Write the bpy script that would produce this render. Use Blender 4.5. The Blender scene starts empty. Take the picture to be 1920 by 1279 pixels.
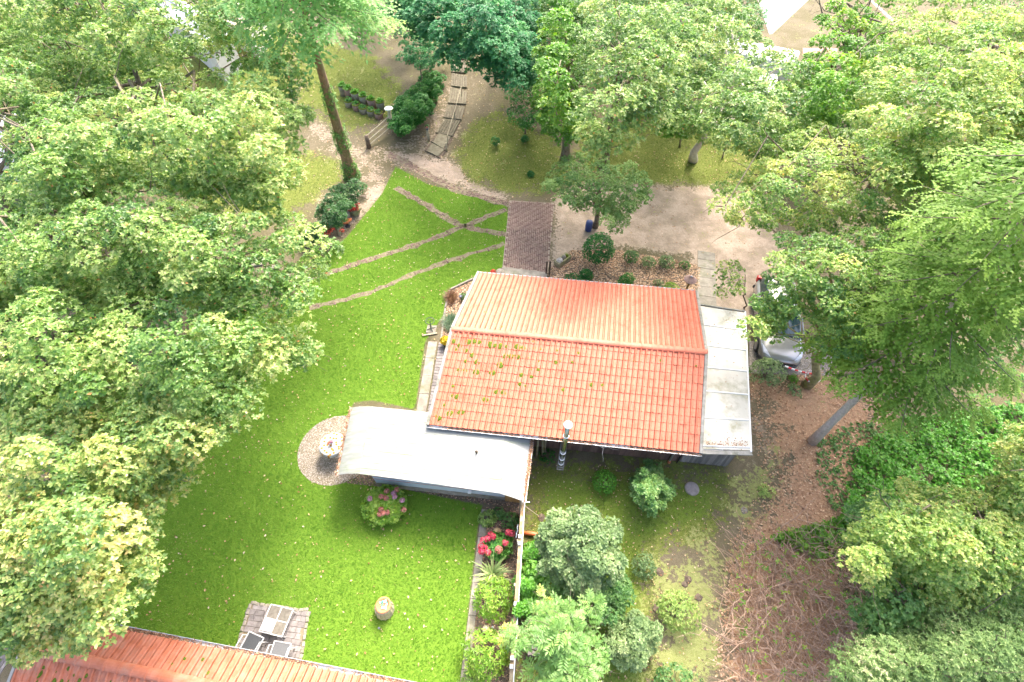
import bpy, math, random
import numpy as np
from mathutils import Vector, Matrix

random.seed(7)
scene = bpy.context.scene
COL = scene.collection

# ------------------------------------------------------------------ camera, sky, sun, exposure
CAM_H, CAM_F, CAM_P, CAM_R = 19.0, 977.0, math.radians(52.452), math.radians(-0.424)
_f = np.array([0, math.cos(CAM_P), -math.sin(CAM_P)])
_r0 = np.array([1.0, 0, 0]); _d0 = np.cross(_f, _r0)
_r = math.cos(CAM_R) * _r0 + math.sin(CAM_R) * _d0
_d = -math.sin(CAM_R) * _r0 + math.cos(CAM_R) * _d0
cam_data = bpy.data.cameras.new('camera')
cam_data.sensor_width = 36.0
cam_data.lens = 36.0 * CAM_F / 1920.0
cam_data.clip_start = 0.2
cam_data.clip_end = 2000.0
cam = bpy.data.objects.new('camera', cam_data)
COL.objects.link(cam)
cam.matrix_world = Matrix(((_r[0], -_d[0], -_f[0], 0), (_r[1], -_d[1], -_f[1], 0), (_r[2], -_d[2], -_f[2], CAM_H), (0, 0, 0, 1)))
scene.camera = cam

SUN_EL = math.radians(52)
SUN_AZ = math.radians(21)          # clockwise from +Y
world = bpy.data.worlds.new('World'); scene.world = world; world.use_nodes = True
nt = world.node_tree; nt.nodes.clear()
sky = nt.nodes.new('ShaderNodeTexSky'); sky.sky_type = 'NISHITA'; sky.sun_disc = False
sky.sun_elevation = SUN_EL; sky.sun_rotation = SUN_AZ
sky.air_density = 0.55; sky.dust_density = 5.0; sky.ozone_density = 0.0
bg = nt.nodes.new('ShaderNodeBackground'); bg.inputs['Strength'].default_value = 0.15
wo = nt.nodes.new('ShaderNodeOutputWorld')
nt.links.new(sky.outputs['Color'], bg.inputs['Color']); nt.links.new(bg.outputs['Background'], wo.inputs['Surface'])
sun_data = bpy.data.lights.new('sun', 'SUN'); sun_data.energy = 0.6; sun_data.angle = math.radians(11.0); sun_data.color = (1.0, 0.955, 0.88)
sun = bpy.data.objects.new('sun', sun_data); COL.objects.link(sun)
sdir = Vector((math.sin(SUN_AZ) * math.cos(SUN_EL), math.cos(SUN_AZ) * math.cos(SUN_EL), math.sin(SUN_EL)))
sun.rotation_euler = sdir.to_track_quat('Z', 'Y').to_euler(); sun.location = sdir * 60
vs = scene.view_settings
scene.display_settings.display_device = 'sRGB'
vs.view_transform = 'Standard'; vs.look = 'None'; vs.exposure = 2.72; vs.gamma = 1.0; vs.use_curve_mapping = False
try:
    scene.cycles.max_bounces = 8; scene.cycles.diffuse_bounces = 4; scene.cycles.glossy_bounces = 2
    scene.cycles.transmission_bounces = 4; scene.cycles.transparent_max_bounces = 4
    scene.cycles.use_denoising = True
except Exception:
    pass

# ------------------------------------------------------------------ survey helpers (photo point -> place on the ground)
def ter(x, y):
    t = np.clip((np.asarray(y, float) - 28.0) / 14.0, 0, 1)
    return 1.7 * t * t * (3 - 2 * t) + 0.0 * np.asarray(x)

def at(px, py, z=0.0):
    v = _f + _r * (px - 960.0) / CAM_F + _d * (py - 639.5) / CAM_F
    t = (z - CAM_H) / v[2]
    return np.array([0, 0, CAM_H]) + v * t

def atg(px, py, dz=0.0):
    z = 0.0
    for _ in range(12):
        p = at(px, py, z + dz); z = float(ter(p[0], p[1]))
    p = at(px, py, z + dz)
    return p

def gpoly(pts, dz=0.0):
    return np.array([atg(x, y, dz) for x, y in pts])

# ------------------------------------------------------------------ object helpers
def tag(o, label=None, cat=None, group=None, kind=None):
    if label: o['label'] = label
    if cat: o['category'] = cat
    if group: o['group'] = group
    if kind: o['kind'] = kind
    return o

def thing(name, label, cat, loc, group=None):
    o = bpy.data.objects.new(name, None)
    o.location = Vector([float(c) for c in loc]); o.empty_display_size = 0.3
    COL.objects.link(o)
    return tag(o, label, cat, group)

def root_loc(o):
    v = Vector((0, 0, 0))
    while o is not None:
        v = v + o.location; o = o.parent
    return v

def link(name, me, parent=None, mat=None, origin=None):
    o = bpy.data.objects.new(name, me)
    COL.objects.link(o)
    if parent is not None:
        o.parent = parent
    if mat is not None and not me.materials:
        me.materials.append(mat)
    return o

def np_mesh(name, V, F, mat, smooth=False, tint=None, nsides=3, attrs=None):
    V = np.asarray(V, np.float32).reshape(-1, 3); F = np.asarray(F, np.int32).reshape(-1, nsides)
    me = bpy.data.meshes.new(name)
    me.vertices.add(len(V)); me.vertices.foreach_set('co', V.ravel())
    me.loops.add(F.size); me.loops.foreach_set('vertex_index', F.ravel())
    me.polygons.add(len(F))
    me.polygons.foreach_set('loop_start', np.arange(0, F.size, nsides, dtype=np.int32))
    try:
        me.polygons.foreach_set('loop_total', np.full(len(F), nsides, np.int32))
    except Exception:
        pass
    if smooth:
        me.polygons.foreach_set('use_smooth', np.ones(len(F), bool))
    if tint is not None:
        a = me.attributes.new('tint', 'FLOAT', 'POINT'); a.data.foreach_set('value', np.asarray(tint, np.float32).ravel())
    if mat is not None:
        me.materials.append(mat)
    me.update(calc_edges=True)
    return me

class MB:
    """collects simple shapes in world space; build() links them as one mesh object"""
    def __init__(s): s.v = []; s.f = []; s.t = []
    def add(s, vs_, fs, t=0.5):
        n = len(s.v); s.v += [tuple(float(c) for c in p) for p in vs_]; s.f += [tuple(i + n for i in f) for f in fs]; s.t += [t] * len(vs_)
        return s
    def hexa(s, b, t, tint=0.5):
        """b, t: 4 bottom and 4 top points counter-clockwise from above"""
        return s.add(list(b) + list(t), [(3, 2, 1, 0), (4, 5, 6, 7), (0, 1, 5, 4), (1, 2, 6, 5), (2, 3, 7, 6), (3, 0, 4, 7)], tint)
    def box(s, c, ex, ey, ez, tint=0.5):
        """centre and three half-extent vectors"""
        c, ex, ey, ez = (np.asarray(a, float) for a in (c, ex, ey, ez))
        b = [c - ex - ey - ez, c + ex - ey - ez, c + ex + ey - ez, c - ex + ey - ez]
        return s.hexa(b, [p + 2 * ez for p in b], tint)
    def abox(s, c, dx, dy, dz, rz=0.0, tint=0.5):
        cs, sn = math.cos(rz), math.sin(rz)
        return s.box(c, (cs * dx / 2, sn * dx / 2, 0), (-sn * dy / 2, cs * dy / 2, 0), (0, 0, dz / 2), tint)
    def beam(s, p0, p1, w, h, up=(0, 0, 1), tint=0.5):
        p0, p1 = np.asarray(p0, float), np.asarray(p1, float)
        d = p1 - p0; d /= np.linalg.norm(d); up = np.asarray(up, float)
        if abs(d @ up) > 0.98: up = np.array([1.0, 0, 0])
        x = np.cross(d, up); x /= np.linalg.norm(x); z = np.cross(x, d)
        return s.box((p0 + p1) / 2, x * w / 2, (p1 - p0) / 2, z * h / 2, tint)
    def tube(s, pts, rad, n=8, caps=True, tint=0.5):
        pts = [np.asarray(p, float) for p in pts]
        if not hasattr(rad, '__len__'): rad = [rad] * len(pts)
        vs_ = []; fs = []
        x = None
        for i, p in enumerate(pts):
            d = pts[min(i + 1, len(pts) - 1)] - pts[max(i - 1, 0)]
            d = d / (np.linalg.norm(d) + 1e-9)
            if x is None:
                a = np.array([0, 0, 1.0]) if abs(d[2]) < 0.9 else np.array([1.0, 0, 0])
                x = np.cross(d, a)
            x = x - d * (x @ d); x /= (np.linalg.norm(x) + 1e-9); y = np.cross(d, x)
            for k in range(n):
                a = 2 * math.pi * k / n
                vs_.append(p + (x * math.cos(a) + y * math.sin(a)) * rad[i])
        for i in range(len(pts) - 1):
            for k in range(n):
                k2 = (k + 1) % n
                fs.append((i * n + k, i * n + k2, (i + 1) * n + k2, (i + 1) * n + k))
        if caps:
            fs.append(tuple(range(n))[::-1]); fs.append(tuple((len(pts) - 1) * n + k for k in range(n)))
        return s.add(vs_, fs, tint)
    def lathe(s, c, prof, n=16, tint=0.5, sx=1.0, sy=1.0, rz=0.0):
        """prof: (radius, z) from bottom to top"""
        c = np.asarray(c, float); vs_ = []; fs = []
        for r, z in prof:
            for k in range(n):
                a = 2 * math.pi * k / n
                x, y = r * math.cos(a) * sx, r * math.sin(a) * sy
                vs_.append(c + np.array([x * math.cos(rz) - y * math.sin(rz), x * math.sin(rz) + y * math.cos(rz), z]))
        for i in range(len(prof) - 1):
            for k in range(n):
                k2 = (k + 1) % n
                fs.append((i * n + k, i * n + k2, (i + 1) * n + k2, (i + 1) * n + k))
        fs.append(tuple(range(n))[::-1]); fs.append(tuple((len(prof) - 1) * n + k for k in range(n)))
        return s.add(vs_, fs, tint)
    def prism(s, poly, z0, z1, tint=0.5):
        poly = [tuple(p[:2]) for p in poly]; n = len(poly)
        ar = sum(poly[i][0] * poly[(i + 1) % n][1] - poly[(i + 1) % n][0] * poly[i][1] for i in range(n))
        if ar < 0: poly = poly[::-1]
        vs_ = [(x, y, z0) for x, y in poly] + [(x, y, z1) for x, y in poly]
        fs = [tuple(range(n))[::-1], tuple(range(n, 2 * n))] + [(i, (i + 1) % n, n + (i + 1) % n, n + i) for i in range(n)]
        return s.add(vs_, fs, tint)
    def grid(s, G, tint=0.5):
        """G[i][j] points"""
        a, b = len(G), len(G[0])
        return s.add([p for row in G for p in row], [(i * b + j, (i + 1) * b + j, (i + 1) * b + j + 1, i * b + j + 1) for i in range(a - 1) for j in range(b - 1)], tint)
    def mesh(s, name, mat, off=(0, 0, 0), smooth=False, bevel=0.0):
        me = bpy.data.meshes.new(name)
        off = np.asarray(off, float)
        me.from_pydata([tuple(np.asarray(p) - off) for p in s.v], [], s.f)
        if smooth: me.polygons.foreach_set('use_smooth', [True] * len(me.polygons))
        a = me.attributes.new('tint', 'FLOAT', 'POINT'); a.data.foreach_set('value', s.t)
        if mat: me.materials.append(mat)
        me.update()
        return me
    def build(s, name, mat, parent=None, smooth=False, bevel=0.0, origin=None):
        if parent is not None:
            off = root_loc(parent)
        elif origin is not None:
            off = Vector([float(c) for c in origin])
        else:
            a = np.array(s.v); off = Vector([float(c) for c in (a[:, 0].mean(), a[:, 1].mean(), a[:, 2].min())])
        me = s.mesh(name, mat, off, smooth)
        o = link(name, me, parent)
        if parent is None: o.location = off
        if bevel:
            md = o.modifiers.new('bevel', 'BEVEL'); md.width = bevel; md.segments = 2; md.limit_method = 'ANGLE'
        return o

def np_obj(name, V, F, mat, parent=None, smooth=False, tint=None, nsides=3, origin=None):
    V = np.asarray(V, float).reshape(-1, 3)
    off = root_loc(parent) if parent is not None else (Vector([float(c) for c in origin]) if origin is not None else Vector((0, 0, 0)))
    me = np_mesh(name, V - np.array(off), F, mat, smooth, tint, nsides)
    o = link(name, me, parent)
    if parent is None: o.location = off
    return o

# ------------------------------------------------------------------ materials
def _nodes(name):
    m = bpy.data.materials.new(name); m.use_nodes = True
    n = m.node_tree.nodes; l = m.node_tree.links
    return m, n, l, n['Principled BSDF']

def ramp(n, stops):
    r = n.new('ShaderNodeValToRGB'); e = r.color_ramp.elements
    e[0].position, e[0].color = stops[0][0], (*stops[0][1], 1); e[1].position, e[1].color = stops[-1][0], (*stops[-1][1], 1)
    for p, c in stops[1:-1]:
        k = e.new(p); k.color = (*c, 1)
    return r

def noise(n, l, scale, detail=4, vec=None, rough=0.6):
    t = n.new('ShaderNodeTexNoise'); t.inputs['Scale'].default_value = scale; t.inputs['Detail'].default_value = detail; t.inputs['Roughness'].default_value = rough
    if vec is not None: l.new(vec, t.inputs['Vector'])
    return t

def mixc(n, l, fac, a, b, mode='MIX'):
    m = n.new('ShaderNodeMix'); m.data_type = 'RGBA'; m.blend_type = mode
    for sock, v in ((m.inputs[0], fac), (m.inputs[6], a), (m.inputs[7], b)):
        if isinstance(v, (int, float)): sock.default_value = v
        elif isinstance(v, tuple): sock.default_value = (*v, 1) if len(v) == 3 else v
        else: l.new(v, sock)
    return m.outputs[2]

def mth(n, l, op, a, b=0.0, c=None, clamp=False):
    m = n.new('ShaderNodeMath'); m.operation = op; m.use_clamp = clamp
    for i, v in enumerate((a, b) if c is None else (a, b, c)):
        if isinstance(v, (int, float)): m.inputs[i].default_value = v
        else: l.new(v, m.inputs[i])
    return m.outputs[0]

def pm(name, c1, c2=None, scale=6.0, rough=0.7, bump=0.0, metal=0.0, spec=0.4, stretch=None, c3=None, s3=1.2, objrand=0.0, tintrand=0.0, bscale=None):
    m, n, l, b = _nodes(name)
    tc = n.new('ShaderNodeNewGeometry')
    vec = tc.outputs['Position']
    if stretch:
        mp = n.new('ShaderNodeMapping'); l.new(vec, mp.inputs['Vector'])
        mp.inputs['Rotation'].default_value = (0, 0, -stretch[3]) if len(stretch) > 3 else (0, 0, 0)
        mp.vector_type = 'TEXTURE' if False else 'POINT'
        mp.inputs['Scale'].default_value = stretch[:3]
        vec = mp.outputs['Vector']
    col = None
    if c2 is not None:
        t = noise(n, l, scale, 5, vec)
        r = ramp(n, [(0.35, c1), (0.65, c2)]); l.new(t.outputs['Fac'], r.inputs['Fac']); col = r.outputs['Color']
        if c3 is not None:
            t3 = noise(n, l, s3, 6, vec, 0.7)
            f = n.new('ShaderNodeMapRange'); f.inputs['From Min'].default_value = 0.5; f.inputs['From Max'].default_value = 0.68
            l.new(t3.outputs['Fac'], f.inputs['Value']); col = mixc(n, l, f.outputs[0], col, c3)
    else:
        rgb = n.new('ShaderNodeRGB'); rgb.outputs[0].default_value = (*c1, 1); col = rgb.outputs[0]
    if objrand or tintrand:
        hs = n.new('ShaderNodeHueSaturation'); l.new(col, hs.inputs['Color'])
        v = None
        if objrand:
            oi = n.new('ShaderNodeObjectInfo'); v = mth(n, l, 'MULTIPLY_ADD', oi.outputs['Random'], 2 * objrand, 1 - objrand)
        if tintrand:
            at_ = n.new('ShaderNodeAttribute'); at_.attribute_name = 'tint'
            v2 = mth(n, l, 'MULTIPLY_ADD', at_.outputs['Fac'], 2 * tintrand, 1 - tintrand)
            v = v2 if v is None else mth(n, l, 'MULTIPLY', v, v2)
        l.new(v, hs.inputs['Value']); col = hs.outputs['Color']
    l.new(col, b.inputs['Base Color'])
    b.inputs['Roughness'].default_value = rough; b.inputs['Metallic'].default_value = metal; b.inputs['Specular IOR Level'].default_value = spec
    if bump:
        t = noise(n, l, bscale or scale * 3, 5, vec)
        bp = n.new('ShaderNodeBump'); bp.inputs['Strength'].default_value = bump; bp.inputs['Distance'].default_value = 0.02
        l.new(t.outputs['Fac'], bp.inputs['Height']); l.new(bp.outputs['Normal'], b.inputs['Normal'])
    return m

def leafmat(name, stops, transl=0.35, rough=0.45, spec=0.45):
    """stops: real leaf colours over the per-leaf tint 0..1"""
    m, n, l, b = _nodes(name)
    a = n.new('ShaderNodeAttribute'); a.attribute_name = 'tint'
    r = ramp(n, stops); l.new(a.outputs['Fac'], r.inputs['Fac'])
    l.new(r.outputs['Color'], b.inputs['Base Color'])
    b.inputs['Roughness'].default_value = rough; b.inputs['Specular IOR Level'].default_value = spec
    tr = n.new('ShaderNodeBsdfTranslucent')
    br = n.new('ShaderNodeHueSaturation'); br.inputs['Value'].default_value = 1.5; br.inputs['Saturation'].default_value = 1.05
    l.new(r.outputs['Color'], br.inputs['Color']); l.new(br.outputs['Color'], tr.inputs['Color'])
    mx = n.new('ShaderNodeMixShader'); mx.inputs[0].default_value = transl
    l.new(b.outputs['BSDF'], mx.inputs[1]); l.new(tr.outputs['BSDF'], mx.inputs[2])
    l.new(mx.outputs[0], n['Material Output'].inputs['Surface'])
    return m

def fl(c, k):  # scale a colour
    return tuple(x * k for x in c)

M = {}
M['oak'] = leafmat('oak_leaves', [(0, (.05, .13, .035)), (.45, (.135, .26, .05)), (.8, (.33, .44, .125)), (.985, (.54, .55, .22)), (1, (.55, .27, .09))], .42, .38, .5)
M['oak_autumn'] = leafmat('turning_oak_leaves', [(0, (.06, .14, .035)), (.4, (.16, .28, .07)), (.7, (.38, .45, .13)), (.93, (.60, .54, .22)), (1, (.60, .38, .15))], .42, .38, .5)
M['beech'] = leafmat('beech_leaves', [(0, (.05, .14, .035)), (.45, (.15, .28, .045)), (.8, (.36, .46, .12)), (.985, (.58, .56, .18)), (1, (.55, .32, .10))], .42, .38, .5)
M['maple'] = leafmat('dark_maple_leaves', [(0, (.03, .13, .05)), (.6, (.07, .24, .09)), (1, (.14, .33, .11))], .4, .5, .3)
M['lime'] = leafmat('bright_maple_leaves', [(0, (.07, .19, .02)), (.6, (.14, .31, .035)), (.93, (.25, .39, .05)), (1, (.40, .38, .06))], .4)
M['spruce'] = leafmat('spruce_needles', [(0, (.065, .15, .022)), (.5, (.15, .275, .040)), (1, (.28, .41, .075))], .35, .5, .2)
M['larch'] = leafmat('larch_needles', [(0, (.12, .30, .085)), (.6, (.23, .44, .14)), (1, (.47, .58, .20))], .4, .5, .3)
M['laurel'] = leafmat('laurel_leaves', [(0, (.025, .095, .022)), (.6, (.06, .17, .04)), (1, (.17, .28, .08))], .25, .4, .4)
M['ivy'] = leafmat('ivy_leaves', [(0, (.022, .12, .018)), (.6, (.05, .20, .03)), (1, (.16, .34, .07))], .3, .45, .3)
M['box'] = leafmat('box_leaves', [(0, (.05, .18, .015)), (.6, (.10, .29, .025)), (1, (.18, .38, .05))], .35)
M['shrub'] = leafmat('mid_green_shrub_leaves', [(0, (.05, .15, .035)), (.6, (.12, .25, .06)), (1, (.24, .36, .10))], .35)
M['pale'] = leafmat('pale_shrub_leaves', [(0, (.13, .24, .05)), (.6, (.26, .38, .09)), (1, (.45, .52, .16))], .35)
M['silver'] = leafmat('grey_green_leaves', [(0, (.09, .17, .055)), (.6, (.19, .285, .105)), (1, (.38, .45, .21))], .3)
M['yew'] = leafmat('yew_needles', [(0, (.07, .15, .04)), (.55, (.16, .26, .075)), (.9, (.32, .40, .16)), (1, (.50, .42, .28))], .3, .5, .3)
M['walnut'] = leafmat('pinnate_leaves', [(0, (.08, .19, .04)), (.55, (.17, .32, .075)), (.9, (.31, .44, .11)), (1, (.50, .47, .07))], .35)
M['conifer'] = leafmat('dense_conifer_leaves', [(0, (.018, .10, .028)), (.7, (.05, .20, .045)), (1, (.15, .32, .05))], .3, .5, .25)
M['hydrangea'] = leafmat('hydrangea_leaves', [(0, (.09, .22, .02)), (.6, (.19, .36, .035)), (1, (.36, .48, .08))], .35)
M['yucca'] = leafmat('yucca_leaves', [(0, (.10, .18, .06)), (.5, (.22, .31, .10)), (1, (.48, .50, .22))], .15)
M['grass'] = leafmat('grass_blades', [(0, (.07, .17, .014)), (.5, (.115, .245, .020)), (.85, (.19, .31, .04)), (1, (.38, .36, .14))], .3, .6, .2)
M['moss_grass'] = leafmat('mossy_grass_blades', [(0, (.06, .11, .014)), (.6, (.125, .185, .026)), (1, (.33, .30, .12))], .25, .6, .2)
M['red_grass'] = leafmat('reddish_grass', [(0, (.09, .04, .02)), (.6, (.18, .08, .035)), (1, (.25, .18, .06))], .2)
M['blue_grass'] = leafmat('bluish_grass', [(0, (.04, .10, .05)), (.6, (.09, .17, .08)), (1, (.22, .26, .12))], .2)
M['litter'] = leafmat('fallen_leaves', [(0, (.20, .09, .04)), (.4, (.36, .21, .10)), (.7, (.50, .36, .22)), (.9, (.58, .48, .36)), (1, (.5, .30, .03))], .1, .7, .2)
M['redleaf'] = leafmat('red_brown_litter', [(0, (.17, .09, .05)), (.5, (.40, .235, .14)), (1, (.60, .44, .29))], .1, .7, .2)
M['bark_chip'] = leafmat('bark_chips', [(0, (.22, .12, .06)), (.5, (.45, .29, .17)), (1, (.62, .46, .32))], .0, .8, .2)
M['pebble'] = leafmat('gravel_pebbles', [(0, (.20, .16, .12)), (.5, (.36, .31, .25)), (1, (.58, .53, .46))], .0, .7, .3)
M['red_fl'] = leafmat('red_petals', [(0, (.45, .03, .02)), (1, (.65, .09, .05))], .2)
M['crimson_fl'] = leafmat('crimson_petals', [(0, (.42, .02, .06)), (.7, (.60, .06, .12)), (1, (.62, .22, .20))], .2)
M['pink_fl'] = leafmat('pink_petals', [(0, (.42, .13, .10)), (1, (.62, .30, .24))], .2)
M['lilac_fl'] = leafmat('lilac_petals', [(0, (.42, .16, .26)), (1, (.60, .36, .44))], .2)
M['yellow_fl'] = leafmat('yellow_petals', [(0, (.55, .38, .01)), (1, (.70, .60, .05))], .2)
M['white_fl'] = leafmat('white_petals', [(0, (.55, .50, .45)), (1, (.75, .72, .68))], .2)

M['bark'] = pm('oak_bark', (.10, .075, .05), (.22, .18, .13), 8, .9, .6, c3=(.10, .13, .04), s3=1.5)
M['bark_red'] = pm('larch_bark', (.19, .12, .075), (.33, .22, .145), 9, .9, .7, stretch=(1, 1, .3), c3=(.16, .17, .06), s3=1.2)
M['bark_grey'] = pm('spruce_bark', (.42, .36, .30), (.60, .53, .46), 9, .9, .5)
M['twig'] = pm('dry_twigs', (.26, .165, .11), (.46, .33, .24), 4, .9, tintrand=.4)
M['tile'] = pm('orange_roof_tile', (.50, .145, .082), (.57, .186, .110), 14, .55, .10, spec=.35, tintrand=.05, objrand=.04, c3=(.42, .10, .05), s3=2.5)
M['tile_old'] = pm('weathered_orange_tile', (.40, .125, .06), (.48, .175, .10), 5, .6, .15, spec=.3, tintrand=.1, objrand=.07, c3=(.37, .20, .135), s3=1.5)
M['moss'] = pm('roof_moss', (.06, .10, .005), (.12, .165, .010), 18, .95, 1.0)
M['grey_trim'] = pm('weathered_grey_trim', (.22, .215, .185), (.32, .31, .275), 5, .8, .2, c3=(.14, .145, .10), s3=3)
M['white_trim'] = pm('white_trim', (.74, .74, .72), (.80, .80, .78), 3, .45)
M['zinc'] = pm('zinc_gutter', (.42, .44, .46), (.56, .58, .60), 4, .45, metal=.3)
M['gutter_dirt'] = pm('gutter_leaf_dirt', (.10, .045, .025), (.26, .13, .07), 20, .95, .8)
M['brown_board'] = pm('brown_stained_board', (.15, .09, .072), (.26, .165, .13), 5, .75, .3, stretch=(1, 1, .15), objrand=.3)
M['grey_board'] = pm('weathered_grey_board', (.17, .15, .135), (.30, .27, .24), 6, .85, .4, stretch=(1, 1, .12), objrand=.3)
M['tan_board'] = pm('tan_board', (.30, .17, .05), (.42, .25, .09), 6, .7, .2, stretch=(1, 1, .15), objrand=.15)
M['wood_pale'] = pm('pale_weathered_wood', (.30, .26, .17), (.46, .41, .29), 6, .85, .3, objrand=.15)
M['wood_dark'] = pm('dark_weathered_wood', (.08, .06, .045), (.17, .13, .09), 6, .85, .4, objrand=.2)
M['step_wood'] = pm('mossy_step_wood', (.12, .108, .07), (.20, .18, .12), 5, .9, .4, objrand=.15)
M['poly'] = pm('stained_polycarbonate', (.55, .53, .45), (.66, .635, .55), 1.6, .45, spec=.3, c3=(.34, .325, .22), s3=.9, objrand=.05)
M['awning'] = pm('algae_streaked_roof_sheet', (.215, .23, .21), (.31, .322, .30), 3, .5, spec=.35, stretch=(.25, 2.2, 1, -.108), c3=(.19, .23, .14), s3=1.9)
M['caravan_side'] = pm('pale_blue_grey_cladding', (.46, .52, .56), (.54, .60, .64), 2, .4)
M['dark_glass'] = pm('dark_window', (.03, .03, .035), None, rough=.08, spec=.6)
M['black'] = pm('black_rubber', (.02, .02, .022), None, rough=.6)
M['steel'] = pm('steel_green_reflection', (.24, .25, .17), (.30, .31, .22), 3, .25, metal=.85)  # olive base colour carries the reflection of the greenery
M['steel_bright'] = pm('steel_sky_reflection', (.80, .80, .80), None, rough=.35, metal=.2)  # pale base colour carries the sky's reflection on cap and bands
M['concrete'] = pm('weathered_concrete', (.20, .18, .145), (.31, .285, .235), 4, .9, .4, c3=(.16, .165, .09), s3=1.3, objrand=.12)
M['stone'] = pm('pale_garden_stone', (.21, .185, .14), (.34, .31, .25), 9, .9, .6, objrand=.15)
M['table_stone'] = pm('stone_look_table_panel', (.12, .108, .085), (.20, .182, .145), 9, .6, .1, objrand=.1)
M['moss_stone'] = pm('mossy_stone_trough', (.20, .19, .10), (.34, .31, .20), 9, .95, .7, c3=(.17, .20, .03), s3=2)
M['paver'] = pm('grey_brown_paver', (.17, .152, .142), (.26, .238, .225), 7, .85, .3, objrand=.22)
M['brick'] = pm('brown_path_brick', (.12, .072, .06), (.20, .128, .105), 8, .85, .3, objrand=.25, c3=(.22, .16, .12), s3=3)
M['joint'] = pm('sandy_joint_bed', (.175, .145, .085), (.26, .215, .145), 8, .95, .3)
M['terracotta'] = pm('terracotta', (.50, .17, .07), (.60, .24, .11), 6, .8, .1)
M['orange'] = pm('orange_glazed_planter', (.62, .16, .06), (.68, .22, .09), 5, .4)
M['soil'] = pm('dark_garden_soil', (.075, .055, .04), (.18, .14, .10), 12, .95, .8)
M['silver_car'] = pm('silver_car_paint', (.42, .41, .39), None, rough=.22, metal=.55, spec=.6)
M['car_dark'] = pm('dark_car_trim', (.03, .03, .032), None, rough=.4)
M['car_glass'] = pm('car_glass', (.02, .05, .05), None, rough=.05, spec=.8)
M['tail_red'] = pm('red_tail_light', (.5, .01, .01), None, rough=.15, spec=.6)
M['lamp_clear'] = pm('headlight_lens', (.6, .62, .68), None, rough=.1, spec=.8)
M['rim'] = pm('alloy_rim', (.5, .5, .5), None, rough=.3, metal=.8)
M['mesh_black'] = pm('black_mesh_fabric', (.045, .05, .055), (.07, .075, .08), 60, .8)
M['mesh_grey'] = pm('grey_mesh_fabric', (.10, .105, .11), (.14, .145, .15), 60, .8)
M['alu'] = pm('pale_aluminium', (.66, .67, .67), None, rough=.35, metal=.3)
M['wicker'] = pm('dry_woven_base', (.34, .29, .19), (.50, .44, .31), 20, .9, .5)
M['rust'] = pm('rusty_roof', (.24, .15, .13), (.36, .25, .22), 12, .8, .3)
M['blue'] = pm('dark_blue_plastic', (.03, .05, .16), None, rough=.5)
M['green_metal'] = pm('dark_green_metal', (.05, .07, .05), None, rough=.5)
M['asphalt'] = pm('grey_road', (.19, .175, .16), (.26, .24, .22), 3, .9, .2, c3=(.31, .29, .26), s3=.6)
M['white_paint'] = pm('white_vehicle_paint', (.80, .80, .80), None, rough=.3)
M['grey_roof'] = pm('pale_grey_roof', (.42, .44, .47), (.52, .54, .57), 3, .6, .1, objrand=.1)
M['tan_roof'] = pm('tan_roof_tile', (.42, .33, .23), (.54, .44, .32), 5, .8, .2, objrand=.12)
M['render'] = pm('pale_house_wall', (.55, .52, .47), (.62, .60, .55), 3, .9, .1)
M['tape_red'] = pm('red_tape', (.62, .04, .05), None, rough=.5)
M['tape_white'] = pm('white_tape', (.8, .8, .8), None, rough=.5)
M['ball'] = pm('pale_yellow_lamp_globe', (.72, .62, .42), None, rough=.35)
M['moss_stump'] = pm('mossy_stump_bark', (.20, .17, .08), (.34, .30, .14), 7, .95, .8, c3=(.20, .22, .02), s3=2)
M['solar'] = pm('grey_lamp_head', (.16, .17, .22), None, rough=.3, metal=.4)
M['hedgecore'] = pm('shaded_twig_core', (.03, .035, .018), (.06, .06, .03), 6, .95)

# sunflower-print tablecloth
def cloth_mat():
    m, n, l, b = _nodes('sunflower_print_tablecloth')
    g = n.new('ShaderNodeNewGeometry')
    v = n.new('ShaderNodeTexVoronoi'); v.voronoi_dimensions = '2D'; v.inputs['Scale'].default_value = 6.2; v.inputs['Randomness'].default_value = .7
    l.new(g.outputs['Position'], v.inputs['Vector'])
    r = ramp(n, [(0.0, (.35, .12, .01)), (.12, (.36, .12, .01)), (.15, (.50, .20, .01)), (.26, (.50, .26, .01)), (.30, (.40, .40, .38)), (1, (.40, .40, .39))])
    l.new(v.outputs['Distance'], r.inputs['Fac']); l.new(r.outputs['Color'], b.inputs['Base Color'])
    b.inputs['Roughness'].default_value = .6
    return m
M['cloth'] = cloth_mat()

# ------------------------------------------------------------------ house frame (used by structure and objects)
HR = np.array([-2.256, 12.564, 0.0]); HYAW = math.radians(-6.169); HSH = 0.081
HU = np.array([math.cos(HYAW), math.sin(HYAW), 0]); HN = np.array([-math.sin(HYAW), math.cos(HYAW), 0]); ZZ = np.array([0, 0, 1.0])
HL, HWF, HWB = 9.501, 3.637, 4.126
HZF, HZR, HZB = 2.361, 3.381, 2.345
def hp(s, o, z): return HR + HU * (s + HSH * o) + HN * o + ZZ * z
def hloc(P):
    d = np.asarray(P) - HR; o = d @ HN
    return d @ HU - HSH * o, o

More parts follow.
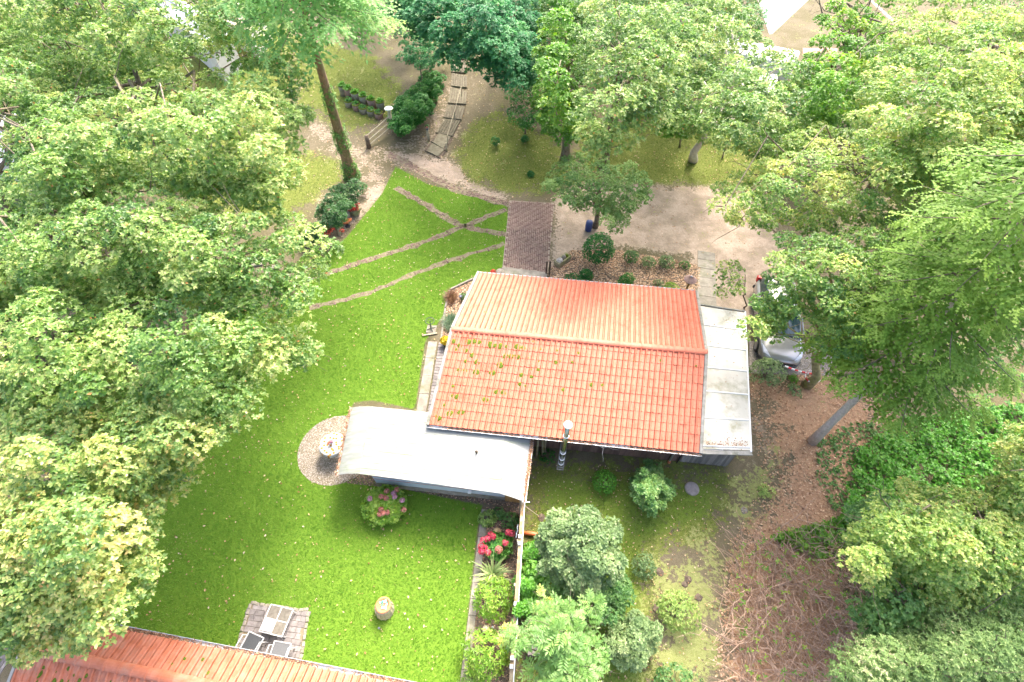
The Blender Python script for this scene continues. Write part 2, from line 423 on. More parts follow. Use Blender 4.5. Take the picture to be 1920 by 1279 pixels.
# ------------------------------------------------------------------ ground zones
def sdist(P, poly):
    """signed distance (inside positive) from points P (N,2) to polygon"""
    poly = np.asarray(poly)[:, :2]; n = len(poly)
    inside = np.zeros(len(P), bool); dist = np.full(len(P), 1e9)
    for i in range(n):
        a = poly[i]; b = poly[(i + 1) % n]
        ab = b - a; t = np.clip(((P - a) @ ab) / (ab @ ab + 1e-12), 0, 1)
        d = np.hypot(*(P - a - t[:, None] * ab).T); dist = np.minimum(dist, d)
        c = ((a[1] > P[:, 1]) != (b[1] > P[:, 1])) & (P[:, 0] < (b[0] - a[0]) * (P[:, 1] - a[1]) / (b[1] - a[1] + 1e-12) + a[0])
        inside ^= c
    return np.where(inside, dist, -dist)

Z_LAWN = [[(520, 575), (575, 530), (610, 480), (650, 445), (715, 365), (742, 312), (800, 345), (950, 385), (955, 435), (942, 502), (900, 516), (845, 545), (832, 590), (797, 640), (778, 768), (700, 750), (660, 755), (640, 890), (700, 905), (905, 948), (895, 990), (858, 1330), (740, 1330), (190, 1172), (60, 1150), (150, 800), (380, 600)]]
Z_MOSS = [[(540, 60), (700, 110), (760, 180), (735, 215), (700, 240), (640, 240), (590, 210), (560, 190)],
          [(530, 280), (640, 300), (650, 340), (600, 360), (560, 400), (480, 420), (300, 350), (100, 300), (0, 60), (200, -40), (520, -20), (545, 120)],
          [(852, 300), (885, 235), (940, 205), (1050, 265), (1085, 345), (960, 362), (880, 340)],
          [(1080, 240), (1450, 220), (1465, 335), (1340, 352), (1200, 345), (1100, 330)],
          [(1000, 868), (1365, 885), (1362, 990), (1230, 1040), (1240, 1330), (960, 1330), (985, 940)]]
Z_PATCH = [[(1230, 1060), (1330, 1010), (1370, 1040), (1350, 1330), (1180, 1330), (1200, 1150)], [(1380, 880), (1450, 870), (1440, 960), (1380, 970)]]
Z_SAND = [[(1040, 362), (1110, 345), (1340, 352), (1440, 390), (1475, 480), (1430, 620), (1300, 560), (1290, 480), (1170, 462), (1085, 470), (1032, 510), (1038, 440)],
          [(690, 350), (745, 345), (720, 372), (690, 400), (660, 420), (640, 440), (640, 425), (680, 385)],
          [(740, 285), (850, 300), (880, 345), (950, 368), (940, 384), (860, 350), (760, 312)]]
Z_LITTER = [[(1420, 720), (1560, 690), (1680, 800), (1680, 960), (1570, 1000), (1660, 1260), (1620, 1360), (1340, 1360), (1370, 1050), (1480, 900), (1460, 800)]]

def worldpolys(L): return [gpoly(p) for p in L]
WL, WM, WP, WS, WT = map(worldpolys, (Z_LAWN, Z_MOSS, Z_PATCH, Z_SAND, Z_LITTER))
def zone(P, polys, soft):
    w = np.zeros(len(P))
    for p in polys:
        w = np.maximum(w, np.clip(sdist(P, p) / soft + 0.5, 0, 1))
    return w

xs = np.concatenate([[-400, -200, -110, -70, -52], np.arange(-44, 43.01, 0.22), [52, 70, 110, 200, 400]])
ys = np.concatenate([[-300, -120, -50, -20, -8], np.arange(-3, 58.01, 0.22), [66, 85, 130, 250, 500]])
GX, GY = np.meshgrid(xs, ys, indexing='ij')
GP = np.stack([GX.ravel(), GY.ravel()], 1)
zl = zone(GP, WL, 0.35); zm = zone(GP, WM, 2.4); zp = zone(GP, WP, 2.0) * 0.75; zs = np.maximum(zone(GP, WS, 1.5), .42 * zone(GP, worldpolys([[(1390, 700), (1560, 700), (1600, 830), (1520, 960), (1440, 980), (1330, 1060), (1360, 900)], [(560, 205), (640, 235), (690, 270), (760, 255), (815, 190), (840, 120), (900, 150), (880, 230), (850, 300), (740, 330), (690, 400), (640, 440), (560, 420), (600, 350), (650, 330), (560, 260)]]), 1.5)); zt = zone(GP, WT, 2.2)
zl = np.maximum(zl, .50 * zone(GP, WM[4:5], 1.5)); zl = np.maximum(zl, .33 * zone(GP, WM[0:4], 2.0))
gz = ter(GP[:, 0], GP[:, 1])
nI, nJ = len(xs), len(ys)
ii = (np.arange(nI - 1)[:, None] * nJ + np.arange(nJ - 1)[None, :]).ravel()
GF = np.stack([ii, ii + nJ, ii + nJ + 1, ii + 1], 1)

def ground_mat():
    m, n, l, b = _nodes('garden_ground')
    g = n.new('ShaderNodeNewGeometry'); pos = g.outputs['Position']
    a = n.new('ShaderNodeAttribute'); a.attribute_name = 'zones'
    sep = n.new('ShaderNodeSeparateColor'); l.new(a.outputs['Color'], sep.inputs['Color'])
    p = n.new('ShaderNodeAttribute'); p.attribute_name = 'patch'
    n1 = noise(n, l, 1.1, 6, pos, .65); n2 = noise(n, l, 7.0, 4, pos, .7); n3 = noise(n, l, 38.0, 3, pos, .7); n4 = noise(n, l, .45, 3, pos, .5)
    jit = mth(n, l, 'ADD', mth(n, l, 'MULTIPLY', mth(n, l, 'SUBTRACT', n1.outputs['Fac'], .5), 2.3), mth(n, l, 'MULTIPLY', mth(n, l, 'SUBTRACT', n2.outputs['Fac'], .5), 1.7))
    jit2 = mth(n, l, 'MULTIPLY', mth(n, l, 'SUBTRACT', n2.outputs['Fac'], .5), .8)
    def w(sock, k=1.0, j=jit):
        v = mth(n, l, 'ADD', sock, mth(n, l, 'MULTIPLY', j, k))
        r = n.new('ShaderNodeMapRange'); r.interpolation_type = 'SMOOTHSTEP'; r.inputs['From Min'].default_value = .38; r.inputs['From Max'].default_value = .62
        l.new(v, r.inputs['Value']); return r.outputs[0]
    def tone(c1, c2, c3, big=n1):
        r1 = ramp(n, [(.3, c1), (.7, c2)]); l.new(n2.outputs['Fac'], r1.inputs['Fac'])
        r2 = n.new('ShaderNodeMapRange'); r2.inputs['From Min'].default_value = .48; r2.inputs['From Max'].default_value = .7; l.new(n3.outputs['Fac'], r2.inputs['Value'])
        return mixc(n, l, mth(n, l, 'MULTIPLY', r2.outputs[0], .75), r1.outputs['Color'], c3)
    dirt = tone((.10, .085, .05), (.175, .15, .095), (.25, .21, .15))
    moss = tone((.095, .13, .022), (.165, .20, .036), (.26, .235, .12))
    grass = tone((.08, .17, .016), (.12, .225, .022), (.165, .25, .04))
    grass = mixc(n, l, mth(n, l, 'MULTIPLY', n4.outputs['Fac'], .5), grass, (.15, .25, .028))
    sand = tone((.31, .24, .18), (.43, .345, .27), (.55, .46, .37))
    lit = tone((.27, .15, .085), (.40, .255, .155), (.52, .38, .25))
    patch = tone((.15, .18, .045), (.26, .29, .10), (.38, .33, .20))  # straw ground, with the sunlit patch put into its paler tone
    sand = mixc(n, l, mth(n, l, 'MULTIPLY', w(n1.outputs['Fac'], 0.0), .6), sand, (.20, .16, .115)); dirt = mixc(n, l, mth(n, l, 'MULTIPLY', w(n4.outputs['Fac'], .4), .5), dirt, (.09, .085, .035))
    c = dirt
    c = mixc(n, l, w(sep.outputs[1], 1.0), c, moss)
    c = mixc(n, l, w(sep.outputs[2], .8), c, sand)
    c = mixc(n, l, w(a.outputs['Alpha'], 1.0), c, lit)
    c = mixc(n, l, w(p.outputs['Fac'], 1.2), c, patch)
    c = mixc(n, l, w(sep.outputs[0], .35, jit2), c, grass)
    l.new(c, b.inputs['Base Color']); b.inputs['Roughness'].default_value = .95; b.inputs['Specular IOR Level'].default_value = .1
    bp = n.new('ShaderNodeBump'); bp.inputs['Strength'].default_value = .6; bp.inputs['Distance'].default_value = .04
    l.new(mth(n, l, 'ADD', n3.outputs['Fac'], n2.outputs['Fac']), bp.inputs['Height']); l.new(bp.outputs['Normal'], b.inputs['Normal'])
    return m

gme = np_mesh('ground', np.stack([GP[:, 0], GP[:, 1], gz], 1), GF, ground_mat(), True, None, 4)
ca = gme.attributes.new('zones', 'FLOAT_COLOR', 'POINT'); ca.data.foreach_set('color', np.stack([zl, zm, zs, zt], 1).astype(np.float32).ravel())
pa = gme.attributes.new('patch', 'FLOAT', 'POINT'); pa.data.foreach_set('value', zp.astype(np.float32))
tag(link('ground', gme), kind='structure')

def sheet(name, pts, mat, dz=0.004, kind='structure'):
    P = [tuple(p[:2]) for p in pts]
    mb = MB(); mb.add([(x, y, float(ter(x, y)) + dz) for x, y in P], [tuple(range(len(P)))])
    o = mb.build(name, mat)
    if o.data.polygons[0].normal.z < 0: o.data.flip_normals()
    return tag(o, kind=kind)

# ------------------------------------------------------------------ foliage generators (numpy)
def unit(a): return a / (np.linalg.norm(a, axis=-1, keepdims=True) + 1e-9)
def rdir(rng, n): return unit(rng.normal(size=(n, 3)))

def leaf_quads(pos, axis, nrm, L, W, fold=0.15, wide=0.5):
    """folded two-triangle leaves"""
    side = unit(np.cross(axis, nrm)); up = np.cross(side, axis)
    L = np.broadcast_to(L, (len(pos),))[:, None]; W = np.broadcast_to(W, (len(pos),))[:, None]
    mid = pos + axis * L * wide + up * W * fold
    V = np.stack([pos, mid + side * W * .5, pos + axis * L - up * L * .06, mid - side * W * .5], 1)
    k = np.arange(len(pos))[:, None] * 4
    F = np.concatenate([k + np.array([[0, 1, 2]]), k + np.array([[0, 2, 3]])], 0)
    return V.reshape(-1, 3), F

def rosette(rng, C, N, k, L, W, tint, tilt=0.25, var=0.3):
    """k leaves round every centre C with normal N"""
    n = len(C); C = np.repeat(C, k, 0); N = np.repeat(N, k, 0); T = np.repeat(tint, k)
    a = unit(np.cross(N, rdir(rng, n).repeat(k, 0))); b = np.cross(N, a)
    ph = (np.tile(np.arange(k), n) * (2 * np.pi / k) + rng.uniform(-.5, .5, n * k))[:, None]
    ax = unit(a * np.cos(ph) + b * np.sin(ph) + N * rng.normal(tilt, .3, (n * k, 1)))
    nr = unit(N + rdir(rng, n * k) * .45)
    s = rng.uniform(1 - var, 1 + var, n * k)
    V, F = leaf_quads(C, ax, nr, L * s, W * s)
    t = np.clip(T + rng.normal(0, .15, n * k), 0, .955); t[rng.random(n * k) < .004] = 1.0
    return V, F, np.repeat(t, 4)

class Leaves:
    def __init__(s): s.V = []; s.F = []; s.T = []; s.n = 0
    def add(s, V, F, T):
        s.V.append(V); s.F.append(F + s.n); s.T.append(T); s.n += len(V)
    def build(s, name, mat, parent=None, origin=None):
        return np_obj(name, np.concatenate(s.V), np.concatenate(s.F), mat, parent, False, np.concatenate(s.T), 3, origin)

def puffs(rng, lv, C, R, n_leaf, L, W, k=6, up=.75, flat=.7, tbase=.42, tvar=.13, shell=.5, out=None):
    """leaf clumps: centres C (N,3), radii R (N,), n_leaf per clump"""
    n_leaf = n_leaf * 1.45; L = L * .84; W = W * .84
    m = max(1, int(n_leaf // k)); N = len(C)
    d = rdir(rng, N * m); d[:, 2] = np.where(d[:, 2] < -.35, -d[:, 2], d[:, 2])
    rr = rng.uniform(shell, 1.0, (N * m, 1)) ** .6
    off = d * rr * np.repeat(R, m)[:, None]; off[:, 2] *= flat
    P = np.repeat(C, m, 0) + off
    nr = unit(d * .55 + np.array([0, 0, up]) + rdir(rng, N * m) * .35)
    t = np.repeat(tbase + rng.normal(0, tvar, N), m) + rng.normal(0, .07, N * m)
    lv.add(*rosette(rng, P, nr, k, L, W, np.clip(t, 0, 1)))

def seen(p):
    v = np.asarray(p) - np.array([0, 0, CAM_H]); z = v @ _f
    return np.array([960.0 + CAM_F * (v @ _r) / z, 639.5 + CAM_F * (v @ _d) / z])

def inpoly(P, poly):
    return sdist(P, np.asarray(poly)) > 0

def wander(rng, a, b, n=5, amp=.12, sag=0.0):
    a, b = np.asarray(a, float), np.asarray(b, float); L = np.linalg.norm(b - a)
    pts = []
    for i in range(n + 1):
        t = i / n; p = a + (b - a) * t
        if 0 < i < n: p = p + rng.normal(0, amp * L / n * 1.3, 3)
        p[2] += sag * L * math.sin(math.pi * t)
        pts.append(p)
    return pts

def limbs(rng, mb, base, top, targets, r0, n=7, share=.35):
    """tapered trunk with limbs that reach towards the clumps"""
    tp = wander(rng, base, top, 6, .10)
    rad = [r0 * (1.35 if i == 0 else 1.0) * (1 - .7 * i / 6) for i in range(7)]
    mb.tube(tp, rad, 10)
    for c in targets:
        h = rng.uniform(.35, .95); i = min(5, int(h * 6)); s = tp[i] + (tp[i + 1] - tp[i]) * (h * 6 - i)
        pts = wander(rng, s, c, 5, .2, .05); r = r0 * rng.uniform(.18, .34)
        mb.tube(pts, [r * (1 - .8 * k / 5) for k in range(6)], 6, False)
        for _ in range(3):
            j = rng.integers(2, 6); q = pts[j] + rng.normal(0, .55, 3) + np.array([0, 0, .25])
            mb.tube(wander(rng, pts[j], q, 3, .2), [r * .22, r * .17, r * .12, r * .06], 4, False)

def crown_tree(name, label, group, poly, z_edge, z_top, base, mat, seed, spacing=.75, R=(.5, .8), n_leaf=380, L=.12, W=.065, holes=(), trunk=.28, under=.7, k=6, tb=.42, bark='bark', gap=.0, cat='tree', nlimb=26, drop=(.8, 2.6), trunk_top=None, tv=.13, flat=.65, up=.75):
    """poly/holes: outline of the crown as surveyed in the photo; the crown is a dome of leaf clumps with depth, over a trunk with limbs"""
    rng = np.random.default_rng(seed)
    poly = np.array(poly, float); pmin, pmax = poly.min(0), poly.max(0)
    C = []; Rr = []
    zm_ = (z_edge + z_top) / 2
    tries = 0
    ppm = CAM_F / max(3., np.linalg.norm(at(*poly.mean(0), zm_) - np.array([0, 0, CAM_H])))
    spx = spacing * ppm
    cand = rng.uniform(pmin, pmax, (9000, 2))
    d = sdist(cand, poly); ok = d > R[0] * .22 * ppm
    for h in holes: ok &= sdist(cand, np.array(h, float)) < -R[0] * .35 * ppm
    cand = cand[ok]; d = d[ok]
    keep = []; 
    for i, c in enumerate(cand):
        if all((c[0] - cand[j][0]) ** 2 + (c[1] - cand[j][1]) ** 2 > spx * spx for j in keep): keep.append(i)
    dm = max(d[keep].max(), 1)
    for i in keep:
        if rng.random() < gap: continue
        t = min(1., d[i] / dm)
        z = z_edge + (z_top - z_edge) * (t ** .6) + rng.normal(0, .35)
        r = rng.uniform(*R)
        p = at(cand[i][0], cand[i][1], z)
        C.append(p); Rr.append(r)
        if rng.random() < under and t > .1:
            q = p + np.array([rng.normal(0, .35), rng.normal(0, .35), -rng.uniform(*drop)])
            if sdist(np.array([seen(q)]), poly)[0] > -R[0] * .15 * ppm: C.append(q); Rr.append(r * .9)
    C = np.array(C); Rr = np.array(Rr)
    b = np.array(base, float)
    root = thing(name, label, cat, b, group)
    cen = C.mean(0); top = np.array([b[0] * .45 + cen[0] * .55, b[1] * .45 + cen[1] * .55, max(z_edge, cen[2] - .2)]) if trunk_top is None else np.array(trunk_top, float)
    mb = MB()
    idx = rng.permutation(len(C))[:nlimb]
    limbs(rng, mb, b - np.array([0, 0, .1]), top, [C[i] for i in idx], trunk)
    mb.build('trunk', M[bark], root, True)
    lv = Leaves()
    puffs(rng, lv, C, Rr, n_leaf, L, W, k, up=up, flat=flat, tbase=tb, tvar=tv)
    lv.build('crown', M[mat], root)
    return root

def shrub(name, label, cat, c, rad, hgt, mat, seed, n=900, L=.07, W=.04, k=5, group=None, lumps=5, tb=.5, stem=True, sx=1., rz=0., core=True, flowers=None, up=.5, irregular=.25):
    """bush: lumpy shell of leaves round a stem; c = foot of the bush"""
    rng = np.random.default_rng(seed); c = np.array(c, float)
    root = thing(name, label, cat, c, group)
    m = max(1, n // k)
    d = rdir(rng, m); d[:, 2] = np.abs(d[:, 2]) * 1.0 - .12
    q = rdir(rng, lumps); amp = rng.uniform(.3, 1, lumps) * irregular
    bump = 1 + sum(amp[i] * (np.clip(d @ q[i], 0, 1) ** 3) for i in range(lumps)) - irregular * .5
    r = bump * rng.uniform(.72, 1.0, m)
    P = np.stack([d[:, 0] * rad * sx * r, d[:, 1] * rad * r, hgt * (.42 + .58 * d[:, 2] * r)], 1)
    P[:, 2] = np.maximum(P[:, 2], .04)
    cs, sn = math.cos(rz), math.sin(rz); P[:, :2] = P[:, :2] @ np.array([[cs, sn], [-sn, cs]])
    lv = Leaves()
    nr = unit(d + np.array([0, 0, up]) + rdir(rng, m) * .4)
    cl = np.sin(P @ rng.normal(0, 5, 3)) * .10
    lv.add(*rosette(rng, P + c, nr, k, L, W, np.clip(tb + cl + rng.normal(0, .08, m), 0, 1), .35))
    fo = lv.build('foliage', M[mat], root)
    mb = MB()
    for i in range(9):
        a = rng.uniform(0, 6.28); e = np.array([math.cos(a) * rad * .55 * sx, math.sin(a) * rad * .55, hgt * rng.uniform(.5, .8)])
        mb.tube(wander(rng, c + np.array([0, 0, -.03]), c + e, 3, .2), [.02, .015, .012, .006], 5, False)
    mb.build('stem', M['bark'], root)
    return root

def flowerhead(parent, c, r, mat, seed, n=40, label=None):
    rng = np.random.default_rng(seed)
    d = rdir(rng, n); d[:, 2] = np.abs(d[:, 2]); lv = Leaves()
    lv.add(*rosette(rng, np.array(c) + d * r * np.array([1, 1, .7]), d, 4, r * .42, r * .36, rng.uniform(0, 1, n), .1))
    o = lv.build('flower_head', M[mat], parent)
    if label: o['label'] = label
    return o

def blades(rng, C, n, L, W, spread, lean=.6, tint=.5):
    """long narrow leaves bending outward from points C (each two quads)"""
    N = len(C) * n; P = np.repeat(C, n, 0)
    a = rng.uniform(0, 2 * np.pi, N); o = np.stack([np.cos(a), np.sin(a), np.zeros(N)], 1)
    el = rng.uniform(spread[0], spread[1], N)[:, None]; ln = (L * rng.uniform(.6, 1.1, N))[:, None]
    d1 = o * np.cos(el) + np.array([0, 0, 1]) * np.sin(el); e2 = el - lean; d2 = o * np.cos(e2) + np.array([0, 0, 1]) * np.sin(e2)
    side = np.stack([-o[:, 1], o[:, 0], np.zeros(N)], 1) * W * .5
    m_ = P + d1 * ln * .55; t_ = m_ + d2 * ln * .45
    V = np.stack([P - side, P + side, m_ + side * .9, m_ - side * .9, t_], 1)
    k = np.arange(N)[:, None] * 5
    F = np.concatenate([k + np.array([[0, 1, 2]]), k + np.array([[0, 2, 3]]), k + np.array([[3, 2, 4]])], 0)
    return V.reshape(-1, 3), F, np.repeat(np.clip(tint + rng.normal(0, .2, N), 0, 1), 5)

def feathers(rng, P, A, N, L, k, wid, tint, ang=.9):
    """needle-bearing twigs: k pairs of thin needle tufts along every axis A"""
    n = len(P); side = unit(np.cross(A, N)); Ls = np.broadcast_to(L, (n,))[:, None]
    Vs = []; Fs = []; Ts = []
    base = np.arange(n) * (k * 6 + 3)
    V = np.zeros((n, k * 6 + 3, 3)); F = []
    for j in range(k):
        t = (j + .2) / k; p = P + A * Ls * t; w = wid * (1 - .55 * t) * rng.uniform(.75, 1.2, (n, 1))
        for s, q in ((1, 0), (-1, 3)):
            tip = p + (A * math.cos(ang) + side * s * math.sin(ang)) * w + N * rng.normal(0, .25, (n, 1)) * w
            V[:, j * 6 + q] = p; V[:, j * 6 + q + 1] = p + A * Ls * (.75 / k); V[:, j * 6 + q + 2] = tip
            f = base[:, None] + (j * 6 + q) + np.array([[0, 1, 2]]); F.append(f)
    V[:, k * 6] = P - side * .012; V[:, k * 6 + 1] = P + side * .012; V[:, k * 6 + 2] = P + A * Ls
    F.append(base[:, None] + k * 6 + np.array([[0, 1, 2]]))
    return V.reshape(-1, 3), np.concatenate(F, 0), np.repeat(tint, k * 6 + 3)

def conifer_tree(name, label, base, z0, z1, r0, r1, mat, bark, seed, group=None, lean=(0, 0), nb=46, trunk=.2, tw=.42, wid=.09, droop=.25, dens=1.0, az=None, gapz=0.0, zt=None, side_len=.55):
    rng = np.random.default_rng(seed); b = np.array(base, float)
    root = thing(name, label, 'tree', b, group)
    H = zt or z1
    def axis(z): return np.array([b[0] + lean[0] * (z - b[2]), b[1] + lean[1] * (z - b[2]), z])
    tb = MB(); zs_ = np.linspace(b[2] - .1, H, 9)
    tb.tube([axis(z) for z in zs_], [trunk * (1.25 if i == 0 else 1) * (1 - .85 * i / 8) for i in range(9)], 12)
    lv = Leaves(); bb = MB()
    for i in range(nb):
        t = (i + rng.uniform(0, 1)) / nb; z = z0 + (z1 - z0) * t
        L = (r0 + (r1 - r0) * t) * rng.uniform(.75, 1.12)
        a = i * 2.399 + rng.uniform(-.3, .3) if az is None else rng.uniform(*az)
        o = np.array([math.cos(a), math.sin(a), 0]); s = axis(z); lat = np.array([-o[1], o[0], 0])
        pts = []
        for q in np.linspace(0, 1, 8):
            pts.append(s + o * L * q + np.array([0, 0, 1]) * (L * (.10 * q - droop * 1.4 * q * q + droop * .5 * q ** 4)) + lat * L * .05 * math.sin(3 * q + i))
        bb.tube(pts, [.03 * (1 - .8 * q / 7) for q in range(8)], 5, False)
        pts = np.array(pts)
        m = int(L / .075 * dens)
        q = rng.uniform(.12, 1, m); f = q * 7; j = np.minimum(f.astype(int), 6); fr = (f - j)[:, None]
        P = pts[j] * (1 - fr) + pts[j + 1] * fr; T = unit(pts[j + 1] - pts[j])
        sg = np.where(rng.random(m) < .5, 1., -1.)[:, None]
        A = unit(T * rng.uniform(.5, 1.0, (m, 1)) + lat * sg * rng.uniform(.5, 1.1, (m, 1)) + np.array([0, 0, -1]) * rng.uniform(.0, .55, (m, 1)))
        N = unit(np.array([0, 0, 1.]) + rdir(rng, m) * .35); N = unit(N - A * (N * A).sum(1, keepdims=True))
        ll = side_len * L * (1.02 - q) * .75 + tw * rng.uniform(.6, 1.1, m)
        tt = np.clip(.35 + .35 * q + rng.normal(0, .13, m), 0, 1)
        # every side twig carries twiglets, so the spray has an inner structure
        lv.add(*feathers(rng, P, A, N, ll, 7, wid, tt))
        m2 = m; P2 = P + A * (ll * rng.uniform(.3, .8, m))[:, None]; S2 = unit(np.cross(A, N)) * np.where(rng.random(m) < .5, 1., -1.)[:, None]
        A2 = unit(A * .75 + S2 * .8 + np.array([0, 0, -.25])); N2 = unit(N - A2 * (N * A2).sum(1, keepdims=True))
        lv.add(*feathers(rng, P2, A2, N2, ll * .55, 4, wid * .9, np.clip(tt + .1, 0, 1)))
    tb.build('trunk', M[bark], root, True); bb.build('branches', M['bark'], root, True)
    lv.build('crown', M[mat], root)
    return root

# ------------------------------------------------------------------ shared little meshes
def box_mesh(name, dx, dy, dz, mat, ch=0.0):
    mb = MB()
    if ch:
        b = [(-dx/2, -dy/2, 0), (dx/2, -dy/2, 0), (dx/2, dy/2, 0), (-dx/2, dy/2, 0)]
        m_ = [(x, y, dz - ch) for x, y, _ in b]; t = [(x - math.copysign(ch, x), y - math.copysign(ch, y), dz) for x, y, _ in b]
        mb.add(b + m_ + t, [(3, 2, 1, 0)] + [(i, (i + 1) % 4, 4 + (i + 1) % 4, 4 + i) for i in range(4)] + [(4 + i, 4 + (i + 1) % 4, 8 + (i + 1) % 4, 8 + i) for i in range(4)] + [(8, 9, 10, 11)])
    else:
        mb.abox((0, 0, dz / 2), dx, dy, dz)
    return mb.mesh(name, mat)

def piece(name, me, parent, mat4):
    o = bpy.data.objects.new(name, me); COL.objects.link(o); o.parent = parent
    o.matrix_local = Matrix.Translation(-root_loc(parent)) @ mat4
    return o

def frame(origin, x, y, z):
    m = Matrix.Identity(4)
    for i, a in enumerate((x, y, z)):
        for r in range(3): m[r][i] = float(a[r])
    for r in range(3): m[r][3] = float(origin[r])
    return m

rg = np.random.default_rng(3)

# ------------------------------------------------------------------ brick path and the overgrown brick tracks
BR_L, BR_W = 0.22, 0.11
brick_me = box_mesh('brick', BR_L - .024, BR_W - .024, .06, M['brick'], .006)

def herringbone(parent, poly, ang, z, keep=1.0, limit=300, jz=.004):
    poly = np.asarray(poly)[:, :2]; c = poly.mean(0); cs, sn = math.cos(ang), math.sin(ang)
    R_ = np.array([[cs, -sn], [sn, cs]]); q = (poly - c) @ R_
    lo = np.floor(q.min(0) / BR_W).astype(int) - 2; hi = np.ceil(q.max(0) / BR_W).astype(int) + 2
    L = []
    for a in range(lo[0], hi[0]):
        for b in range(lo[1], hi[1]):
            r = (a - b) % 4
            if r == 0: L.append(((a + 1) * BR_W, (b + .5) * BR_W, 0))
            elif r == 3: L.append(((a + .5) * BR_W, (b + 1) * BR_W, math.pi / 2))
    L = np.array(L); W = L[:, :2] @ R_.T + c
    ok = sdist(W, poly) > BR_W * .35
    L, W = L[ok], W[ok]
    order = np.argsort(W[:, 1]); rest = MB(); cnt = 0
    for i in order:
        if rg.random() > keep: continue
        x, y = W[i]; rz = L[i, 2] + ang + rg.normal(0, .015); zz = float(ter(x, y)) + z + rg.normal(0, jz)
        if cnt < limit:
            m4 = Matrix.Translation((x, y, zz)) @ Matrix.Rotation(rz, 4, 'Z') @ Matrix.Rotation(rg.normal(0, .015), 4, 'X')
            piece('brick', brick_me, parent, m4); cnt += 1
        else:
            rest.abox((x, y, zz + .03), BR_L - .024, BR_W - .024, .06, rz, rg.random())
    if rest.v: tag(rest.build('bricks', M['brick'], parent), kind='stuff')

P_PATH = gpoly([(955, 376), (1039, 381), (1027, 512), (942, 502)])
path_bed = sheet('brick_path', P_PATH, pm('path_joint_sand', (.25, .20, .155), (.33, .27, .215), 8, .95, .3), .006)
herringbone(path_bed, P_PATH, HYAW * .5, -.040)
# concrete step at the door end of the path
st = MB(); q = gpoly([(942, 503), (1026, 513), (1024, 528), (940, 516)]); st.prism(q, 0.0, .09)
tag(st.build('door_step', M['concrete']), 'long pale concrete step between the brick path and the back eave', 'step')

def band(px, w, wav=.05, dz=.005, sub=8):
    P = gpoly(px)[:, :2]; pts = []
    for i in range(len(P) - 1):
        for k in range(sub): pts.append(P[i] + (P[i + 1] - P[i]) * k / sub)
    pts.append(P[-1]); pts = np.array(pts)
    t = unit(np.gradient(pts, axis=0)); nrm = np.stack([-t[:, 1], t[:, 0]], 1)
    a = pts + nrm * (w / 2 + rg.normal(0, wav, len(pts)))[:, None]; b = pts - nrm * (w / 2 + rg.normal(0, wav, len(pts)))[:, None]
    return a, b, pts

def track(px, w, keep, ):
    a, b, pts = band(px, w)
    mb = MB()
    G = [[(p[0], p[1], float(ter(*p)) + .005) for p in row] for row in (b, a)]
    mb.grid([list(r) for r in zip(*G)])
    o = mb.build('brick_track', M['joint'])
    if o.data.polygons[0].normal.z < 0: o.data.flip_normals()
    tag(o, kind='structure')
    for i in range(0, len(pts) - 1, 4):
        j = min(i + 4, len(pts) - 1)
        q = np.concatenate([a[i:j + 1], b[i:j + 1][::-1]]); d = pts[j] - pts[i]
        herringbone(o, q, math.atan2(d[1], d[0]) + math.pi / 4 * 0 , -.045, keep, 80, .006)
    return o
TRACKS = [[(728, 288), (790, 322), (862, 358), (955, 384)], [(742, 352), (800, 384), (850, 418), (900, 432), (956, 440)],
          [(948, 392), (880, 420), (790, 456), (690, 487), (585, 522)], [(946, 458), (870, 480), (780, 512), (690, 550), (580, 578)]]
for t_, w_, k_ in zip(TRACKS, (.54, .42, .34, .28), (.85, .74, .62, .5)): track(t_, w_, k_)
TRACK_W = [gpoly(t)[:, :2] for t in TRACKS]

# ------------------------------------------------------------------ gravel circle with pebbles
gc = (atg(557, 845) + atg(705, 838)) / 2; gc[1] = (atg(625, 781)[1] + atg(602, 909)[1]) / 2
GR = 1.50
ang_ = np.linspace(0, 2 * np.pi, 40, endpoint=False)
gravel = sheet('gravel_circle', np.stack([gc[0] + GR * np.cos(ang_), gc[1] + GR * np.sin(ang_)], 1), M['joint'], .006)
def chips(name, P, z, mat, size, parent, rng, flat=.5):
    """small broken lumps (4-sided, 6 triangles) lying on the ground"""
    n = len(P); s = size * rng.uniform(.55, 1.25, (n, 1)); a = rng.uniform(0, 6.28, n)
    base = np.stack([P[:, 0], P[:, 1], np.full(n, z)], 1) if np.isscalar(z) else np.stack([P[:, 0], P[:, 1], z], 1)
    V = np.zeros((n, 5, 3))
    for k in range(4):
        r = s[:, 0] * rng.uniform(.6, 1, n)
        V[:, k] = base + np.stack([np.cos(a + k * 1.57) * r, np.sin(a + k * 1.57) * r * .75, rng.uniform(-.1, .35, n) * r * flat], 1)
    V[:, 4] = base + np.stack([rng.normal(0, .2, n) * s[:, 0], rng.normal(0, .2, n) * s[:, 0], s[:, 0] * flat], 1)
    k0 = np.arange(n)[:, None] * 5
    F = np.concatenate([k0 + np.array([[i, (i + 1) % 4, 4]]) for i in range(4)], 0)
    return tag(np_obj(name, V.reshape(-1, 3), F, mat, parent, False, np.repeat(rng.uniform(0, 1, n), 5)), kind='stuff')
rr_ = GR * np.sqrt(rg.uniform(0, 1, 9000)); aa_ = rg.uniform(0, 6.28, 9000)
chips('pebbles', np.stack([gc[0] + rr_ * np.cos(aa_), gc[1] + rr_ * np.sin(aa_)], 1), .012, M['pebble'], .026, gravel, rg)
